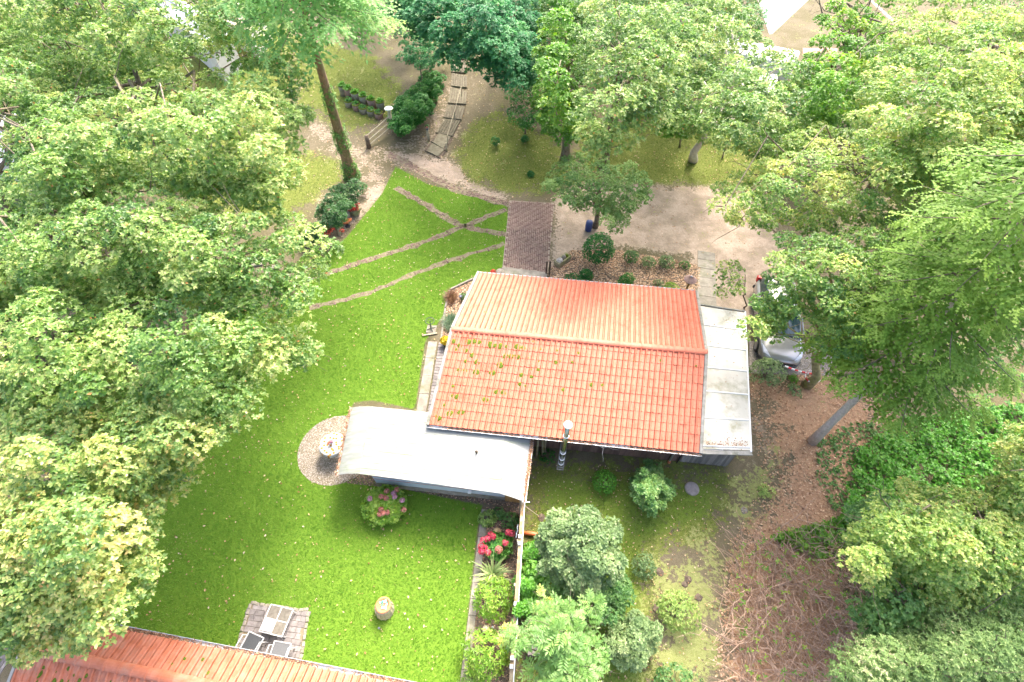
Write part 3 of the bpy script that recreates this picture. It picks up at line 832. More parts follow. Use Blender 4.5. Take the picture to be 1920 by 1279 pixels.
# gravel drive under the car
drive_px = [(1405, 640), (1500, 640), (1560, 640), (1560, 705), (1470, 702), (1405, 700)]
drive = sheet('gravel_drive', gpoly(drive_px), pm('drive_grit', (.20, .175, .16), (.34, .31, .285), 25, .95, .6), .007)
def scatter(poly, n, rng):
    poly = np.asarray(poly)[:, :2]; P = rng.uniform(poly.min(0), poly.max(0), (n, 2)); return P[sdist(P, poly) > 0]
P_ = scatter(gpoly(drive_px), 7000, rg); chips('pebbles', P_, .012, M['pebble'], .03, drive, rg)

# bark bed behind the house, mulch bed at the left gable
bark_px = [(1030, 505), (1070, 470), (1165, 470), (1290, 492), (1312, 500), (1312, 545), (1290, 560), (1030, 530)]
bark_bed = sheet('bark_bed', gpoly(bark_px), M['soil'], .008)
P_ = scatter(gpoly(bark_px), 9000, rg); chips('bark_chips', P_, .02, M['bark_chip'], .05, bark_bed, rg, .4)
mulch_px = [(838, 575), (848, 544), (900, 522), (930, 512), (900, 600), (850, 640), (828, 640)]
mulch_bed = sheet('mulch_bed', gpoly(mulch_px), M['soil'], .008)
P_ = scatter(gpoly(mulch_px), 5000, rg); chips('bark_chips', P_, .02, M['bark_chip'], .045, mulch_bed, rg, .4)
bed_px = [(912, 950), (978, 952), (976, 1010), (955, 1330), (872, 1330), (890, 1110)]
flower_bed = sheet('flower_bed', gpoly(bed_px), M['soil'], .008)
P_ = scatter(gpoly(bed_px), 3500, rg); chips('soil_crumbs', P_, .012, M['redleaf'], .03, flower_bed, rg)
edge_soil = sheet('caravan_soil_strip', gpoly([(640, 905), (760, 918), (900, 945), (985, 952), (985, 925), (690, 880)]), M['soil'], .007)
P_ = scatter(gpoly([(640, 905), (760, 918), (900, 945), (985, 952), (985, 925), (690, 880)]), 2500, rg); chips('soil_crumbs', P_, .012, M['redleaf'], .028, edge_soil, rg)

# concrete edging slabs along the lawn (flower bed, mulch bed)
def slab_row(name, A, B, width, step, mat, h0=.0, h1=.06, side=1, parent_kind='structure', gap=.012):
    A, B = np.asarray(A)[:2], np.asarray(B)[:2]; d = B - A; L = np.linalg.norm(d); d = d / L; nrm = np.array([-d[1], d[0]]) * side
    n = max(1, int(round(L / step))); st_ = L / n
    bed = MB(); bed.prism([A, B, B + nrm * width, A + nrm * width], -.02, .012)
    o = tag(bed.build(name, M['joint']), kind='structure')
    me = box_mesh('slab', st_ - gap, width - gap, h1 - h0, mat, .006)
    for i in range(n):
        c = A + d * (i + .5) * st_ + nrm * width / 2
        piece('slab', me, o, Matrix.Translation((c[0], c[1], h0 + rg.normal(0, .004))) @ Matrix.Rotation(math.atan2(d[1], d[0]) + rg.normal(0, .012), 4, 'Z') @ Matrix.Rotation(rg.normal(0, .01), 4, 'X'))
    return o
slab_row('bed_edging', atg(903, 955), atg(856, 1330), .26, .5, M['concrete'], side=1)
slab_row('bed_edging', atg(837, 578), atg(846, 546), .10, .4, M['concrete'], 0, .10)
slab_row('bed_edging', atg(846, 545), atg(903, 518), .10, .4, M['concrete'], 0, .10)
slab_row('bed_edging', atg(829, 640), atg(837, 580), .10, .4, M['concrete'], 0, .10)
# path of slabs along the left gable: an outer strip of long slabs, an inner one of small pavers
slab_row('gable_path', atg(803, 641), atg(780, 775), .42, .95, M['concrete'], 0, .05, 1)
ip = slab_row('gable_path', atg(823, 642), atg(801, 778), .30, .16, M['paver'], 0, .05, 1)

# patio of grey-brown pavers
PT = gpoly([(470, 1131), (579, 1146), (562, 1250), (440, 1232)])
patio = sheet('patio', PT, M['joint'], .006)
cpt = PT[:, :2].mean(0); tang = math.atan2(*(PT[1] - PT[0])[[1, 0]])
def in_local(P, c, ang):
    cs, sn = math.cos(ang), math.sin(ang); q = np.asarray(P)[:2] - c; return np.array([q[0] * cs + q[1] * sn, -q[0] * sn + q[1] * cs])
pav_me = {d: box_mesh('paver', d - .01, .155, .05, M['paver'], .005) for d in (.165, .245, .325)}
y = -1.3
while y < 1.2:
    x = -1.4 + rg.uniform(0, .3)
    while x < 1.4:
        d = rg.choice([.165, .245, .325]); cx_ = x + d / 2
        w = cpt + np.array([cx_ * math.cos(tang) - y * math.sin(tang), cx_ * math.sin(tang) + y * math.cos(tang)])
        if sdist(np.array([w]), PT)[0] > .07:
            piece('paver', pav_me[float(d)], patio, Matrix.Translation((w[0], w[1], -.02 + rg.normal(0, .003))) @ Matrix.Rotation(tang + rg.normal(0, .008), 4, 'Z'))
        x += d
    y += .165
cob_me = box_mesh('edge_cobble', .15, .10, .07, M['stone'], .02)
for a_, b_ in ((0, 1), (1, 2), (3, 0)):
    A, B = PT[a_][:2], PT[b_][:2]; L = np.linalg.norm(B - A); n_ = int(L / .16)
    for i in range(n_):
        w = A + (B - A) * (i + .5) / n_ + rg.normal(0, .012, 2)
        piece('edge_cobble', cob_me, patio, Matrix.Translation((w[0], w[1], -.02 + rg.normal(0, .006))) @ Matrix.Rotation(math.atan2(*(B - A)[::-1]) + rg.normal(0, .12), 4, 'Z'))

# grey road seen through the trees at the top right and at the left edge
sheet('road', [tuple(at(x, y, 1.7)[:2]) for x, y in [(1400, -60), (1570, -60), (1700, 60), (1640, 150), (1480, 130), (1440, 60)]], M['asphalt'], .03)

# ------------------------------------------------------------------ the red-tiled house
house = thing('bungalow', 'low brown timber bungalow with a long orange tiled roof in the middle of the garden', 'house', hp(HL / 2, 0, 0))
def tile_mesh(i, pitch=.2, ln=.37, shear=0.0, mat=None):
    prof = [(0, -.014), (.010, .040), (.034, .052), (.058, .040), (.074, .0), (.135, .0), (.182, .006), (.192, -.014)]
    k = pitch / .2; n = len(prof); v = []
    for (y, lift) in ((0, .018), (ln, .002)):
        v += [(x * k + shear * y - pitch / 2, y, z + lift) for x, z in prof]
    v += [(x * k - pitch / 2, 0.0, z + .004) for x, z in prof]
    f = [(j, j + 1, n + j + 1, n + j) for j in range(n - 1)] + [(2 * n + j, 2 * n + j + 1, j + 1, j) for j in range(n - 1)]
    me = bpy.data.meshes.new('roof_tile'); me.from_pydata(v, [], f)
    a = me.attributes.new('tint', 'FLOAT', 'POINT'); a.data.foreach_set('value', [.5] * len(v))
    me.materials.append(mat); me.update(); return me

def tile_field(parent, P0, X, Yh, slope_z, ncol, nrow, row_len, pitch, mat, shear, limit, order_near_first=True, seed=1):
    """P0: lower left corner; X unit along eave; Yh horizontal up-slope unit; slope_z = tan(pitch angle). Tiles as parts (the nearest LIMIT) and the rest joined"""
    rng = np.random.default_rng(seed)
    Y = unit(Yh + np.array([0, 0, slope_z])); Z = unit(np.cross(X, Y))
    me = tile_mesh(0, pitch, row_len + .05, shear, mat); base = [tuple(v.co) for v in me.vertices]; faces = [tuple(p.vertices) for p in me.polygons]
    cells = [(r, c) for r in range(nrow) for c in range(ncol)]
    pos = {rc: P0 + X * ((rc[1] + .5) * pitch + shear * rc[0] * row_len) + Y * rc[0] * row_len for rc in cells}
    cells.sort(key=lambda rc: np.linalg.norm(pos[rc] - np.array([0, 0, CAM_H])))
    rest = MB(); n = 0
    for rc in cells:
        p = pos[rc] + Z * (.012 + rng.normal(0, .0025)); a = rng.normal(0, .006)
        x2 = X * math.cos(a) + Y * math.sin(a); y2 = Y * math.cos(a) - X * math.sin(a)
        if n < limit:
            piece('roof_tile', me, parent, frame(p, x2, y2, Z)); n += 1
        else:
            rest.add([p + x2 * v[0] + y2 * v[1] + Z * v[2] for v in base], faces, rng.random())
    if rest.v: tag(rest.build('roof_tiles', mat, parent), kind='stuff')
    return Y, Z, pos

tz_f = (HZR - HZF) / HWF; tz_b = (HZR - HZB) / HWB
ncol = int(round(HL / .2)); pit = HL / ncol
slF = math.hypot(HWF, HZR - HZF); slB = math.hypot(HWB, HZR - HZB)
cosF, cosB = HWF / slF, HWB / slB
YF, ZF, _ = tile_field(house, hp(0, -HWF, HZF), HU, HN, tz_f, ncol, 12, slF / 12, pit, M['tile'], HSH * cosF, 300, seed=11)
YB, ZB, _ = tile_field(house, hp(HL, HWB, HZB), -HU, -HN, tz_b, ncol, 13, slB / 13, pit, M['tile'], HSH * cosB, 0, seed=12)
# thin dark brown strips along the laps of the front courses
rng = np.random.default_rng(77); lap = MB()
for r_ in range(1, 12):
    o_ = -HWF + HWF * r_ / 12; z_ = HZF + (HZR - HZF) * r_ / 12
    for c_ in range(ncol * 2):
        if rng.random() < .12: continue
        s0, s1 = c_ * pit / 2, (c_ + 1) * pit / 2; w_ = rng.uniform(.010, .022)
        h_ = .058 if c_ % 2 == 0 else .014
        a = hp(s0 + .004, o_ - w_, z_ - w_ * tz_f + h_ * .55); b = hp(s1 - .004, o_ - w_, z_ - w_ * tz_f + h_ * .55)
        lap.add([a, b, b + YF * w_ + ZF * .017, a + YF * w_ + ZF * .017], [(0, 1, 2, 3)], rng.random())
tag(lap.build('lap_strips', pm('dark_lap_strip', (.13, .05, .025), (.24, .10, .045), 20, .95), house), kind='stuff')
mb = MB()
mb.hexa([hp(.03, -HWF + .03, HZF - .10), hp(HL - .03, -HWF + .03, HZF - .10), hp(HL - .03, 0, HZR - .10), hp(.03, 0, HZR - .10)], [hp(.03, -HWF + .03, HZF - .02), hp(HL - .03, -HWF + .03, HZF - .02), hp(HL - .03, 0, HZR - .02), hp(.03, 0, HZR - .02)])
mb.hexa([hp(.03, .004, HZR - .10), hp(HL - .03, .004, HZR - .10), hp(HL - .03, HWB - .03, HZB - .10), hp(.03, HWB - .03, HZB - .10)], [hp(.03, .004, HZR - .02), hp(HL - .03, .004, HZR - .02), hp(HL - .03, HWB - .03, HZB - .02), hp(.03, HWB - .03, HZB - .02)])
mb.build('roof_deck', M['brown_board'], house)
# ridge caps, one by one
cap_n = 24; cl = (HL + .10) / cap_n
cap = MB(); prof = [(.135 * math.cos(a), .085 * math.sin(a)) for a in np.linspace(0, math.pi, 9)]
cap.grid([[(x_, y_ * s_, z_ * s_) for y_, z_ in prof] for x_, s_ in ((0, 1.16), (.05, 1.14), (.055, 1.0), (cl + .02, .94))])
cap.add([(0, y_ * 1.16, z_ * 1.16) for y_, z_ in prof], [tuple(range(9))])
capme = cap.mesh('ridge_tile', M['tile'], smooth=False)
for f_ in capme.polygons: pass
capme.flip_normals()
for i in range(cap_n):
    piece('ridge_tile', capme, house, frame(hp(-.05 + i * cl, 0, HZR + .012 + rg.normal(0, .003)), HU, HN, ZZ))
# verge boards, gutters, fascias
for s_, nm in ((-.05, 'verge_board'), (HL + .05, 'verge_board')):
    for o0, z0, o1, z1 in ((-HWF - .02, HZF, 0, HZR), (HWB + .02, HZB, 0, HZR)):
        MB().beam(hp(s_, o0, z0 + .0), hp(s_, o1, z1 + .0), .11, .16).build(nm, M['grey_trim'], house)
def gutter(parent, A, B, out, mat='zinc', w=.11, dirt=True, seed=0):
    """half-round open gutter from A to B, OUT = horizontal outward unit"""
    A, B, out = np.asarray(A), np.asarray(B), np.asarray(out)
    mb = MB(); pr = [(out * (.5 - .5 * math.cos(a)) * w + ZZ * (-math.sin(a) * w * .55)) for a in np.linspace(0, math.pi, 7)]
    mb.grid([[A + p for p in pr], [B + p for p in pr]]); pr2 = [p * 1.0 + ZZ * -.006 + out * .004 for p in pr]
    mb.grid([[B + p for p in pr2], [A + p for p in pr2]])
    mb.beam(A + out * w, B + out * w, .014, .016)
    g = mb.build('gutter', M[mat], parent)
    if dirt:
        rng = np.random.default_rng(seed); n = int(np.linalg.norm(B - A) * 130); t = rng.uniform(0, 1, n)[:, None]
        P = A + (B - A) * t + out * (w * rng.uniform(.1, .9, n))[:, None] + ZZ * rng.uniform(-.03, .005, n)[:, None]
        keep = np.sin(t[:, 0] * 19 + seed) + rng.normal(0, .6, n) > -.35; P = P[keep]; n = len(P)
        lv = Leaves(); lv.add(*rosette(rng, P, unit(ZZ + rdir(rng, n) * .8), 3, .05, .03, rng.uniform(0, .8, n)))
        lv.build('gutter_leaves', M['redleaf'], parent)['kind'] = 'stuff'
    return g
gutter(house, hp(-.1, -HWF + .01, HZF - .03), hp(HL + .1, -HWF + .01, HZF - .03), -HN, 'zinc', seed=4)
gutter(house, hp(-.1, HWB - .01, HZB - .03), hp(HL + .1, HWB - .01, HZB - .03), HN, 'zinc', dirt=False)
# walls: front of separate vertical boards, the others plain panels with boards too far out of sight
W0, W1, OF, OB = .35, 9.42, -2.85, 3.5
mb = MB()
for (a_, b_) in (((W0, OF + .03), (W0, OB)), ((W0, OB), (W1, OB)), ((W1, OB), (W1, OF + .03)), ((W1, OF + .03), (W0, OF + .03))):
    mb.beam(hp(*a_, 1.07), hp(*b_, 1.07), .06, 2.14)
for s_ in (W0, W1):
    mb.add([hp(s_, OF, 2.14), hp(s_, OB, 2.14), hp(s_, OB, 2.32), hp(s_, 0, HZR - .13), hp(s_, OF, 2.36)], [(0, 1, 2, 3, 4)])
mb.build('wall', M['brown_board'], house)
nb_ = int((W1 - W0) / .145); bw = (W1 - W0) / nb_
bme = box_mesh('wall_board', bw - .012, .025, 2.3, M['brown_board'])
for i in range(nb_):
    p = hp(W0 + (i + .5) * bw, OF - .02 - .008 * (i % 2), .04)
    piece('wall_board', bme, house, frame(p, HU, HN, ZZ))
# steel flue on a wall bracket
fs, fo_ = 4.87, -3.86
flue = MB(); flue.tube([hp(fs, fo_, .72), hp(fs, fo_, 3.72)], .085, 16); fl_o = flue.build('flue_pipe', M['steel'], house, True)
for z_ in (.85, 1.25, 1.75, 3.0):
    MB().lathe(hp(fs, fo_, z_), [(.088, 0), (.106, .005), (.106, .04), (.088, .045)], 20).build('flue_band', M['steel_bright'], fl_o, True)
MB().lathe(hp(fs, fo_, 3.70), [(.09, 0), (.09, .06), (.15, .07), (.155, .10), (.145, .125), (.0, .15)], 24).build('flue_cap', M['steel_bright'], fl_o, True)
mb = MB()
for s_ in (-.11, .11): mb.beam(hp(fs + s_, OF, .66), hp(fs + s_, -4.05, .66), .035, .05)
for o_ in (-3.3, -3.95, -4.04): mb.beam(hp(fs - .11, o_, .67), hp(fs + .11, o_, .67), .04, .03)
mb.beam(hp(fs - .11, OF - .05, .1), hp(fs - .11, OF - .05, 1.9), .035, .04)
mb.build('flue_bracket', M['grey_trim'], house)
# downpipe with red shoe, black waste pipe with blue valve
dp = MB(); dp.tube([hp(9.02, -HWF - .04, 2.27), hp(9.02, -3.35, 2.05), hp(9.02, OF - .10, 1.85), hp(9.02, OF - .10, .12)], .04, 10); dpo = dp.build('downpipe', M['zinc'], house, True)
MB().tube([hp(9.02, OF - .10, .14), hp(9.02, OF - .13, .02)], .06, 10).build('pipe_shoe', M['terracotta'], house, True)
MB().tube([hp(9.33, OF - .09, .9), hp(9.33, OF - .09, .02)], .03, 8).build('waste_pipe', M['black'], house, True)
MB().lathe(hp(9.33, OF - .10, .9), [(.03, 0), (.05, .02), (.05, .06), (.02, .08)], 10).build('pipe_valve', pm('blue_valve', (.02, .06, .55), None, rough=.4), house, True)
# moss clumps on the lower edges of tiles, thickest at the left of the front slope
rng = np.random.default_rng(21)
def lump_mesh(seed, mat):
    r = np.random.default_rng(seed); mb = MB(); prof = []; n = 9; v = []; f = []
    for j, (rad, z) in enumerate(((1, 0), (.85, .25), (.5, .42))):
        for k in range(n): q = rad * r.uniform(.72, 1.15); v.append((math.cos(k * 6.283 / n) * q, math.sin(k * 6.283 / n) * q, z * r.uniform(.7, 1.2)))
    v.append((0, 0, .5))
    for j in range(2):
        for k in range(n): f.append((j * n + k, j * n + (k + 1) % n, (j + 1) * n + (k + 1) % n, (j + 1) * n + k))
    f += [(2 * n + k, 2 * n + (k + 1) % n, 3 * n) for k in range(n)]
    mb.add(v, f); return mb.mesh('moss_clump', mat, smooth=True)
lumps_ = [lump_mesh(i, M['moss']) for i in range(5)]
MOSS = [(850, 640), (862, 648), (855, 655), (873, 657), (886, 666), (878, 641), (888, 640), (898, 642), (874, 677), (894, 679), (861, 693), (872, 694), (893, 697), (923, 699), (849, 724), (849, 742), (857, 744), (931, 735), (943, 736), (910, 750), (834, 760), (843, 775), (855, 766), (864, 772), (822, 783), (919, 646), (929, 648), (938, 649), (950, 650), (970, 651), (981, 652), (1002, 653), (1013, 654), (1044, 657), (1085, 662), (948, 667), (958, 668), (970, 669), (990, 671), (1009, 677), (1042, 679), (1051, 677), (1073, 679), (995, 692), (1009, 693), (1180, 675), (1190, 676), (1168, 673), (1164, 704), (1110, 722), (1130, 722), (976, 720), (985, 723), (1057, 731), (996, 706), (937, 684), (978, 703), (1305, 686), (1240, 676), (927, 604), (940, 612), (910, 585), (1020, 600), (1135, 590), (1120, 605), (1170, 620), (1190, 622), (1210, 640), (900, 592), (1150, 572), (1000, 640)]
for (px, py) in MOSS:
    z_ = 3.0
    for _ in range(8):
        p = at(px, py, z_); s_, o_ = hloc(p); z_ = HZR + (o_ * tz_f if o_ < 0 else -o_ * tz_b) + .035
    up_ = ZF if o_ < 0 else ZB
    r = rng.uniform(.055, .12) * (1.2 if s_ < 3 else .75) * (.6 if o_ > 0 else 1)
    p = hp(s_, o_, z_ - .012); a = rng.uniform(0, 6.28)
    X_ = unit(np.cross(HN, up_)); Y_ = np.cross(up_, X_); X2 = X_ * math.cos(a) + Y_ * math.sin(a); Y2 = np.cross(up_, X2)
    piece('moss_clump', lumps_[rng.integers(5)], house, frame(p, X2 * r, Y2 * r * rng.uniform(.8, 1.3), up_ * r * .45))
# a dead twig caught on the gutter
mb = MB(); a0 = hp(6.05, -HWF - .08, HZF)
mb.tube(wander(rng, a0 + HU * -.5 + ZZ * .03, a0 + HU * .75 - ZZ * .25, 6, .15), [.012, .012, .01, .009, .008, .006, .004], 5)
mb.tube(wander(rng, a0 + HU * .1, a0 + HU * .25 - HN * .3 - ZZ * .7, 4, .2), [.009, .008, .007, .005, .003], 5)
tag(mb.build('fallen_branch', M['bark_grey']), 'thin bare dead branch hanging over the front gutter of the bungalow', 'branch')
# three poles leaning on the wall
for k_, (px, py, tx) in enumerate(((1006, 856, 1008), (1017, 853, 1014), (1021, 852, 1021))):
    b_ = atg(px, py); t_ = at(tx, 812, 2.2); s0, o0 = hloc(t_)
    MBp = MB().tube([b_, hp(s0, OF - .06 - .03 * k_, 2.25)], [.045, .035], 8)
    tag(MBp.build('wooden_pole', M['wood_pale'], None, True), ['thickest pale round pole leaning on the bungalow wall, nearest the caravan', 'middle one of three pale round poles leaning on the bungalow wall', 'thin pale pole leaning on the bungalow wall, nearest the steel flue'][k_], 'pole', 'poles leaning on the bungalow wall')

# ------------------------------------------------------------------ lean-to shed with pale sheet roof
lean = thing('lean_to_shed', 'grey boarded lean-to shed with a stained translucent sheet roof on the right gable', 'shed', hp(10.4, 0, 0))
LTz0, LTz1 = 2.30, 2.18
lt = [hloc(at(1311, 573, LTz0)), hloc(at(1397, 586, LTz1)), hloc(at(1408, 846, LTz1)), hloc(at(1313, 843, LTz0))]
def lp(u_, v_, dz=0.0):  # u across 0..1 from the house, v from back 0 to front 1
    a = np.array(lt[0]) * (1 - v_) + np.array(lt[3]) * v_; b = np.array(lt[1]) * (1 - v_) + np.array(lt[2]) * v_
    q = a * (1 - u_) + b * u_; return hp(q[0], q[1], LTz0 + (LTz1 - LTz0) * u_ + dz)
vb = [0, .155, .315, .475, .64, .81, 1.0]
for i in range(6):
    a_, b_ = vb[i] + .004, vb[i + 1] - .004
    mb = MB(); mb.hexa([lp(0, b_), lp(1, b_), lp(1, a_), lp(0, a_)], [lp(0, b_, .016), lp(1, b_, .016), lp(1, a_, .016), lp(0, a_, .016)])
    mb.build('roof_sheet', M['poly'], lean)
for v_ in vb[1:-1]:
    MB().beam(lp(-.0, v_, .03), lp(1.01, v_, .03), .05, .03).build('glazing_bar', M['white_trim'], lean)
MB().beam(lp(1, -.004, .01), lp(1, 1.006, .01), .05, .06).build('edge_trim', M['white_trim'], lean)
MB().beam(lp(-.02, 1.012, -.02), lp(1.02, 1.012, -.02), .16, .05).build('front_fascia', M['grey_trim'], lean)
MB().beam(lp(-.02, .98, .035), lp(.99, .98, .035), .03, .035).build('glazing_bar', M['white_trim'], lean)
MB().beam(lp(0, -.008, 0), lp(1, -.008, 0), .07, .07).build('back_fascia', M['grey_trim'], lean)
S0, S1 = 9.44, 11.2
mb = MB()
for a_, b_ in (((S0, OF + .03), (S1, OF + .03)), ((S1, OF + .03), (S1, 3.0)), ((S1, 3.0), (S0, 3.0))):
    mb.beam(hp(*a_, 1.05), hp(*b_, 1.05), .05, 2.1)
mb.build('wall', M['grey_board'], lean)
n_ = 16; bw = (S1 - S0) / n_; sb = box_mesh('wall_board', bw - .012, .022, 2.12, M['grey_board'])
for i in range(n_): piece('wall_board', sb, lean, frame(hp(S0 + (i + .5) * bw, OF - .02 - .006 * (i % 2), .03), HU, HN, ZZ))
sb2 = box_mesh('wall_board', .022, .14, 2.08, M['grey_board'])
for i in range(38): piece('wall_board', sb2, lean, frame(hp(S1 + .035 + .006 * (i % 2), OF + .06 + i * .152, .03), HU, HN, ZZ))
wn = MB(); oW = OF - .06
for (s0, s1, z0, z1) in ((9.62, 10.62, 1.42, 1.50), (9.62, 10.62, 1.92, 2.0), (9.62, 9.70, 1.50, 1.92), (10.54, 10.62, 1.50, 1.92)):
    wn.beam(hp(s0, oW, (z0 + z1) / 2), hp(s1, oW, (z0 + z1) / 2), .06, z1 - z0)
wno = wn.build('window', M['white_trim'], lean)
MB().beam(hp(9.70, oW + .02, 1.71), hp(10.54, oW + .02, 1.71), .012, .42).build('pane', M['dark_glass'], wno)
MB().beam(hp(9.58, oW - .03, 1.405), hp(10.66, oW - .03, 1.405), .12, .03).build('window_sill', M['white_trim'], wno)
rng = np.random.default_rng(5); n = 170
Q = np.stack([rng.uniform(.1, .95, n), 1 - np.abs(rng.normal(0, .022, n)) - .02], 1); Q = np.concatenate([Q, np.stack([rng.uniform(0, 1, 60), rng.uniform(0, 1, 60)], 1), np.stack([rng.uniform(.5, 1, 60), rng.uniform(0, .2, 60)], 1)])
P_ = np.array([lp(a, b, .028) for a, b in Q]); lv = Leaves(); lv.add(*rosette(rng, P_, np.repeat([[0, 0, 1.]], len(P_), 0), 1, .06, .03, rng.uniform(0, 1, len(P_)))); tag(lv.build('roof_leaves', M['redleaf'], lean), kind='stuff')

# ------------------------------------------------------------------ static caravan under its sheet roof
CV_Z = 2.14
car_o0 = hloc(at(672, 886, CV_Z))[1]
def cvp(px, py, z): return np.array(hloc(at(px, py, z)))
cols = []
for (tp, bt, zt, zb) in (((660, 755), (632, 891), 1.86, 1.80), ((664, 754), (637, 890), 1.93, 1.88), ((678, 752.5), (652, 888), 2.06, 2.03), ((698, 751), (671, 888), CV_Z, CV_Z - .02), ((700, 751), (673, 888.4), CV_Z + .005, CV_Z - .015), ((780, 761), (752, 898.5), CV_Z, CV_Z - .02), ((863, 790), (842, 911.5), CV_Z, CV_Z - .02), ((945, 813), (936, 925), CV_Z, CV_Z - .03), ((947, 813.3), (938, 925.4), CV_Z - .003, CV_Z - .033), ((972, 815.5), (959, 932), 2.04, 1.98), ((995, 818), (979, 939), 1.90, 1.82)):
    b = cvp(*bt, zb); t = cvp(*tp, zt); k = (-3.02 - b[1]) / (t[1] - b[1]); t2 = b + (t - b) * k
    cols.append([hp(*(b + (t2 - b) * q), zb + (zt - zb) * min(1, q * k) + .05 * math.sin(math.pi * q)) for q in np.linspace(0, 1, 13)])
cvroot = thing('static_caravan', 'long pale caravan with a white streaked sheet roof on the lawn beside the bungalow', 'caravan', np.mean([c[6] for c in cols], 0) * [1, 1, 0])
def skin(name, cc, mat):
    mb = MB(); mb.grid(cc); mb.grid([[p - ZZ * .02 for p in r] for r in cc[::-1]])
    o = mb.build(name, M[mat], cvroot, True)
    if o.data.polygons[0].normal.z < 0: o.data.flip_normals()
    return o
skin('roof_end_flap', cols[0:4], 'awning')
skin('roof_sheet', cols[3:6], 'awning'); skin('roof_sheet', cols[5:7], 'awning'); skin('roof_sheet', cols[6:8], 'awning')
skin('roof_end_flap', cols[7:11], 'awning')
for k_ in (4, 5, 6, 8):
    MB().tube([p + ZZ * .008 for p in cols[k_]], .010, 5).build('roof_seam', M['grey_trim'], cvroot)
# thin standing ribs along the sheets
mb = MB()
for q in range(1, 12): mb.tube([c[q] + ZZ * .004 for c in cols[4:9]], .006, 4)
tag(mb.build('roof_rib', M['awning'], cvroot), kind='stuff')
lf = cols[0]; mb = MB(); mb.tube([p + ZZ * .0 for p in lf], .03, 6); mb.build('edge_rail', M['white_trim'], cvroot)
def dirt_line(pts, n, seed, w=.05, dz=.03):
    rng = np.random.default_rng(seed); pts = np.array(pts); f = rng.uniform(0, len(pts) - 1.001, n); j = f.astype(int); P = pts[j] + (pts[j + 1] - pts[j]) * (f - j)[:, None] + rng.normal(0, w / 2, (n, 3)) * [1, 1, .1] + ZZ * dz
    lv = Leaves(); lv.add(*rosette(rng, P, unit(ZZ + rdir(rng, n) * .4), 3, .05, .035, rng.uniform(0, .9, n))); return lv
tag(dirt_line([p for p in lf], 260, 3, .05, .025).build('gutter_leaves', M['redleaf'], cvroot), kind='stuff')
rt = cols[-1]
for d_ in (.02, .12): MB().beam(rt[0] + HU * d_ - HN * .05, rt[-1] + HU * d_, .03, .05).build('gutter_rail', M['white_trim'], cvroot)
MB().beam(rt[0] + HU * .07 - ZZ * .03, rt[-1] + HU * .07 - ZZ * .03, .07, .02).build('gutter_tray', M['gutter_dirt'], cvroot)
tag(dirt_line([p + HU * .07 for p in rt], 420, 4, .05, 0).build('gutter_leaves', M['redleaf'], cvroot), kind='stuff')
sA, sB, oA, oB = -1.95, 3.05, cvp(760, 911, .34)[1], -3.15
mb = MB(); mb.hexa([hp(sA + .15, oA, .34), hp(sB, oA, .34), hp(sB, oB, .34), hp(sA + .15, oB, .34)], [hp(sA, oA, 2.02), hp(sB, oA, 2.02), hp(sB, oB, 2.02), hp(sA, oB, 2.02)])
mb.build('body', M['caravan_side'], cvroot)
for s0, s1 in ((-1.75, -.75), (-.1, .75), (1.85, 2.75)):
    f = MB(); f.beam(hp(s0, oA - .015, 1.5), hp(s1, oA - .015, 1.5), .03, .62); fo2 = f.build('window', M['dark_glass'], cvroot)
    MB().beam(hp(s0 - .03, oA - .02, 1.175), hp(s1 + .03, oA - .02, 1.175), .04, .03).build('window_frame', M['white_trim'], fo2)
for z_ in (.95, .72): MB().beam(hp(sA + .1, oA - .008, z_), hp(sB, oA - .008, z_), .014, .03).build('trim_stripe', pm('dull_red_stripe', (.42, .24, .22), None, rough=.5), cvroot)
MB().abox(hp(1.75, oA - .06, .62), .12, .10, .14, HYAW).build('service_box', M['white_trim'], cvroot)
MB().lathe(hp(1.9, oA + .75, CV_Z + .03), [(.03, 0), (.03, .12), (.06, .13), (.0, .17)], 10).build('roof_vent', M['wood_dark'], cvroot, True)
sk = box_mesh('skirting_slab', .17, .07, .33, M['concrete'], .01)
for i in range(29):
    piece('skirting_slab', sk, cvroot, frame(hp(sA + .2 + i * .18, oA + .02 + rg.normal(0, .008), .0), HU, HN, ZZ))
tb_ = box_mesh('end_board', .135, .03, 1.75, M['tan_board'])
for i in range(5): piece('end_board', tb_, cvroot, frame(hp(sB + .06 + i * .15, oA - .03, .05), HU, HN, ZZ))

# ------------------------------------------------------------------ neighbouring tiled house at the bottom left
E1, E2 = at(190, 1174, 2.4), at(740, 1281, 2.4)
NU = unit(E2 - E1); NN = np.array([-NU[1], NU[0], 0])
zr = 2.75
for _ in range(10):
    R1 = at(47, 1216, zr); dist = (E1 - R1) @ NN; zr = 2.4 + dist * math.tan(math.radians(19))
neigh = thing('neighbour_house', 'neighbouring house with a mossy weathered orange tiled roof at the bottom left corner', 'house', R1 * [1, 1, 0] + NU * 5 - NN * 2)
NLen = 11.0; ncol2 = int(NLen / .21); pit2 = .21
YN, ZN, _ = tile_field(neigh, R1 + NU * NLen + NN * dist + ZZ * (2.4 - zr), -NU, -NN, math.tan(math.radians(19)), ncol2, 3, math.hypot(dist, zr - 2.4) / 3, pit2, M['tile_old'], 0, 170, seed=31)
fd = 2.6
tile_field(neigh, R1 - NN * fd - ZZ * (fd * math.tan(math.radians(19))), NU, NN, math.tan(math.radians(19)), ncol2, 8, fd / math.cos(math.radians(19)) / 8, pit2, M['tile_old'], 0, 130, seed=32)
def npnt(s, o): return R1 + NU * s + NN * o - ZZ * abs(o) * math.tan(math.radians(19))
mb = MB()
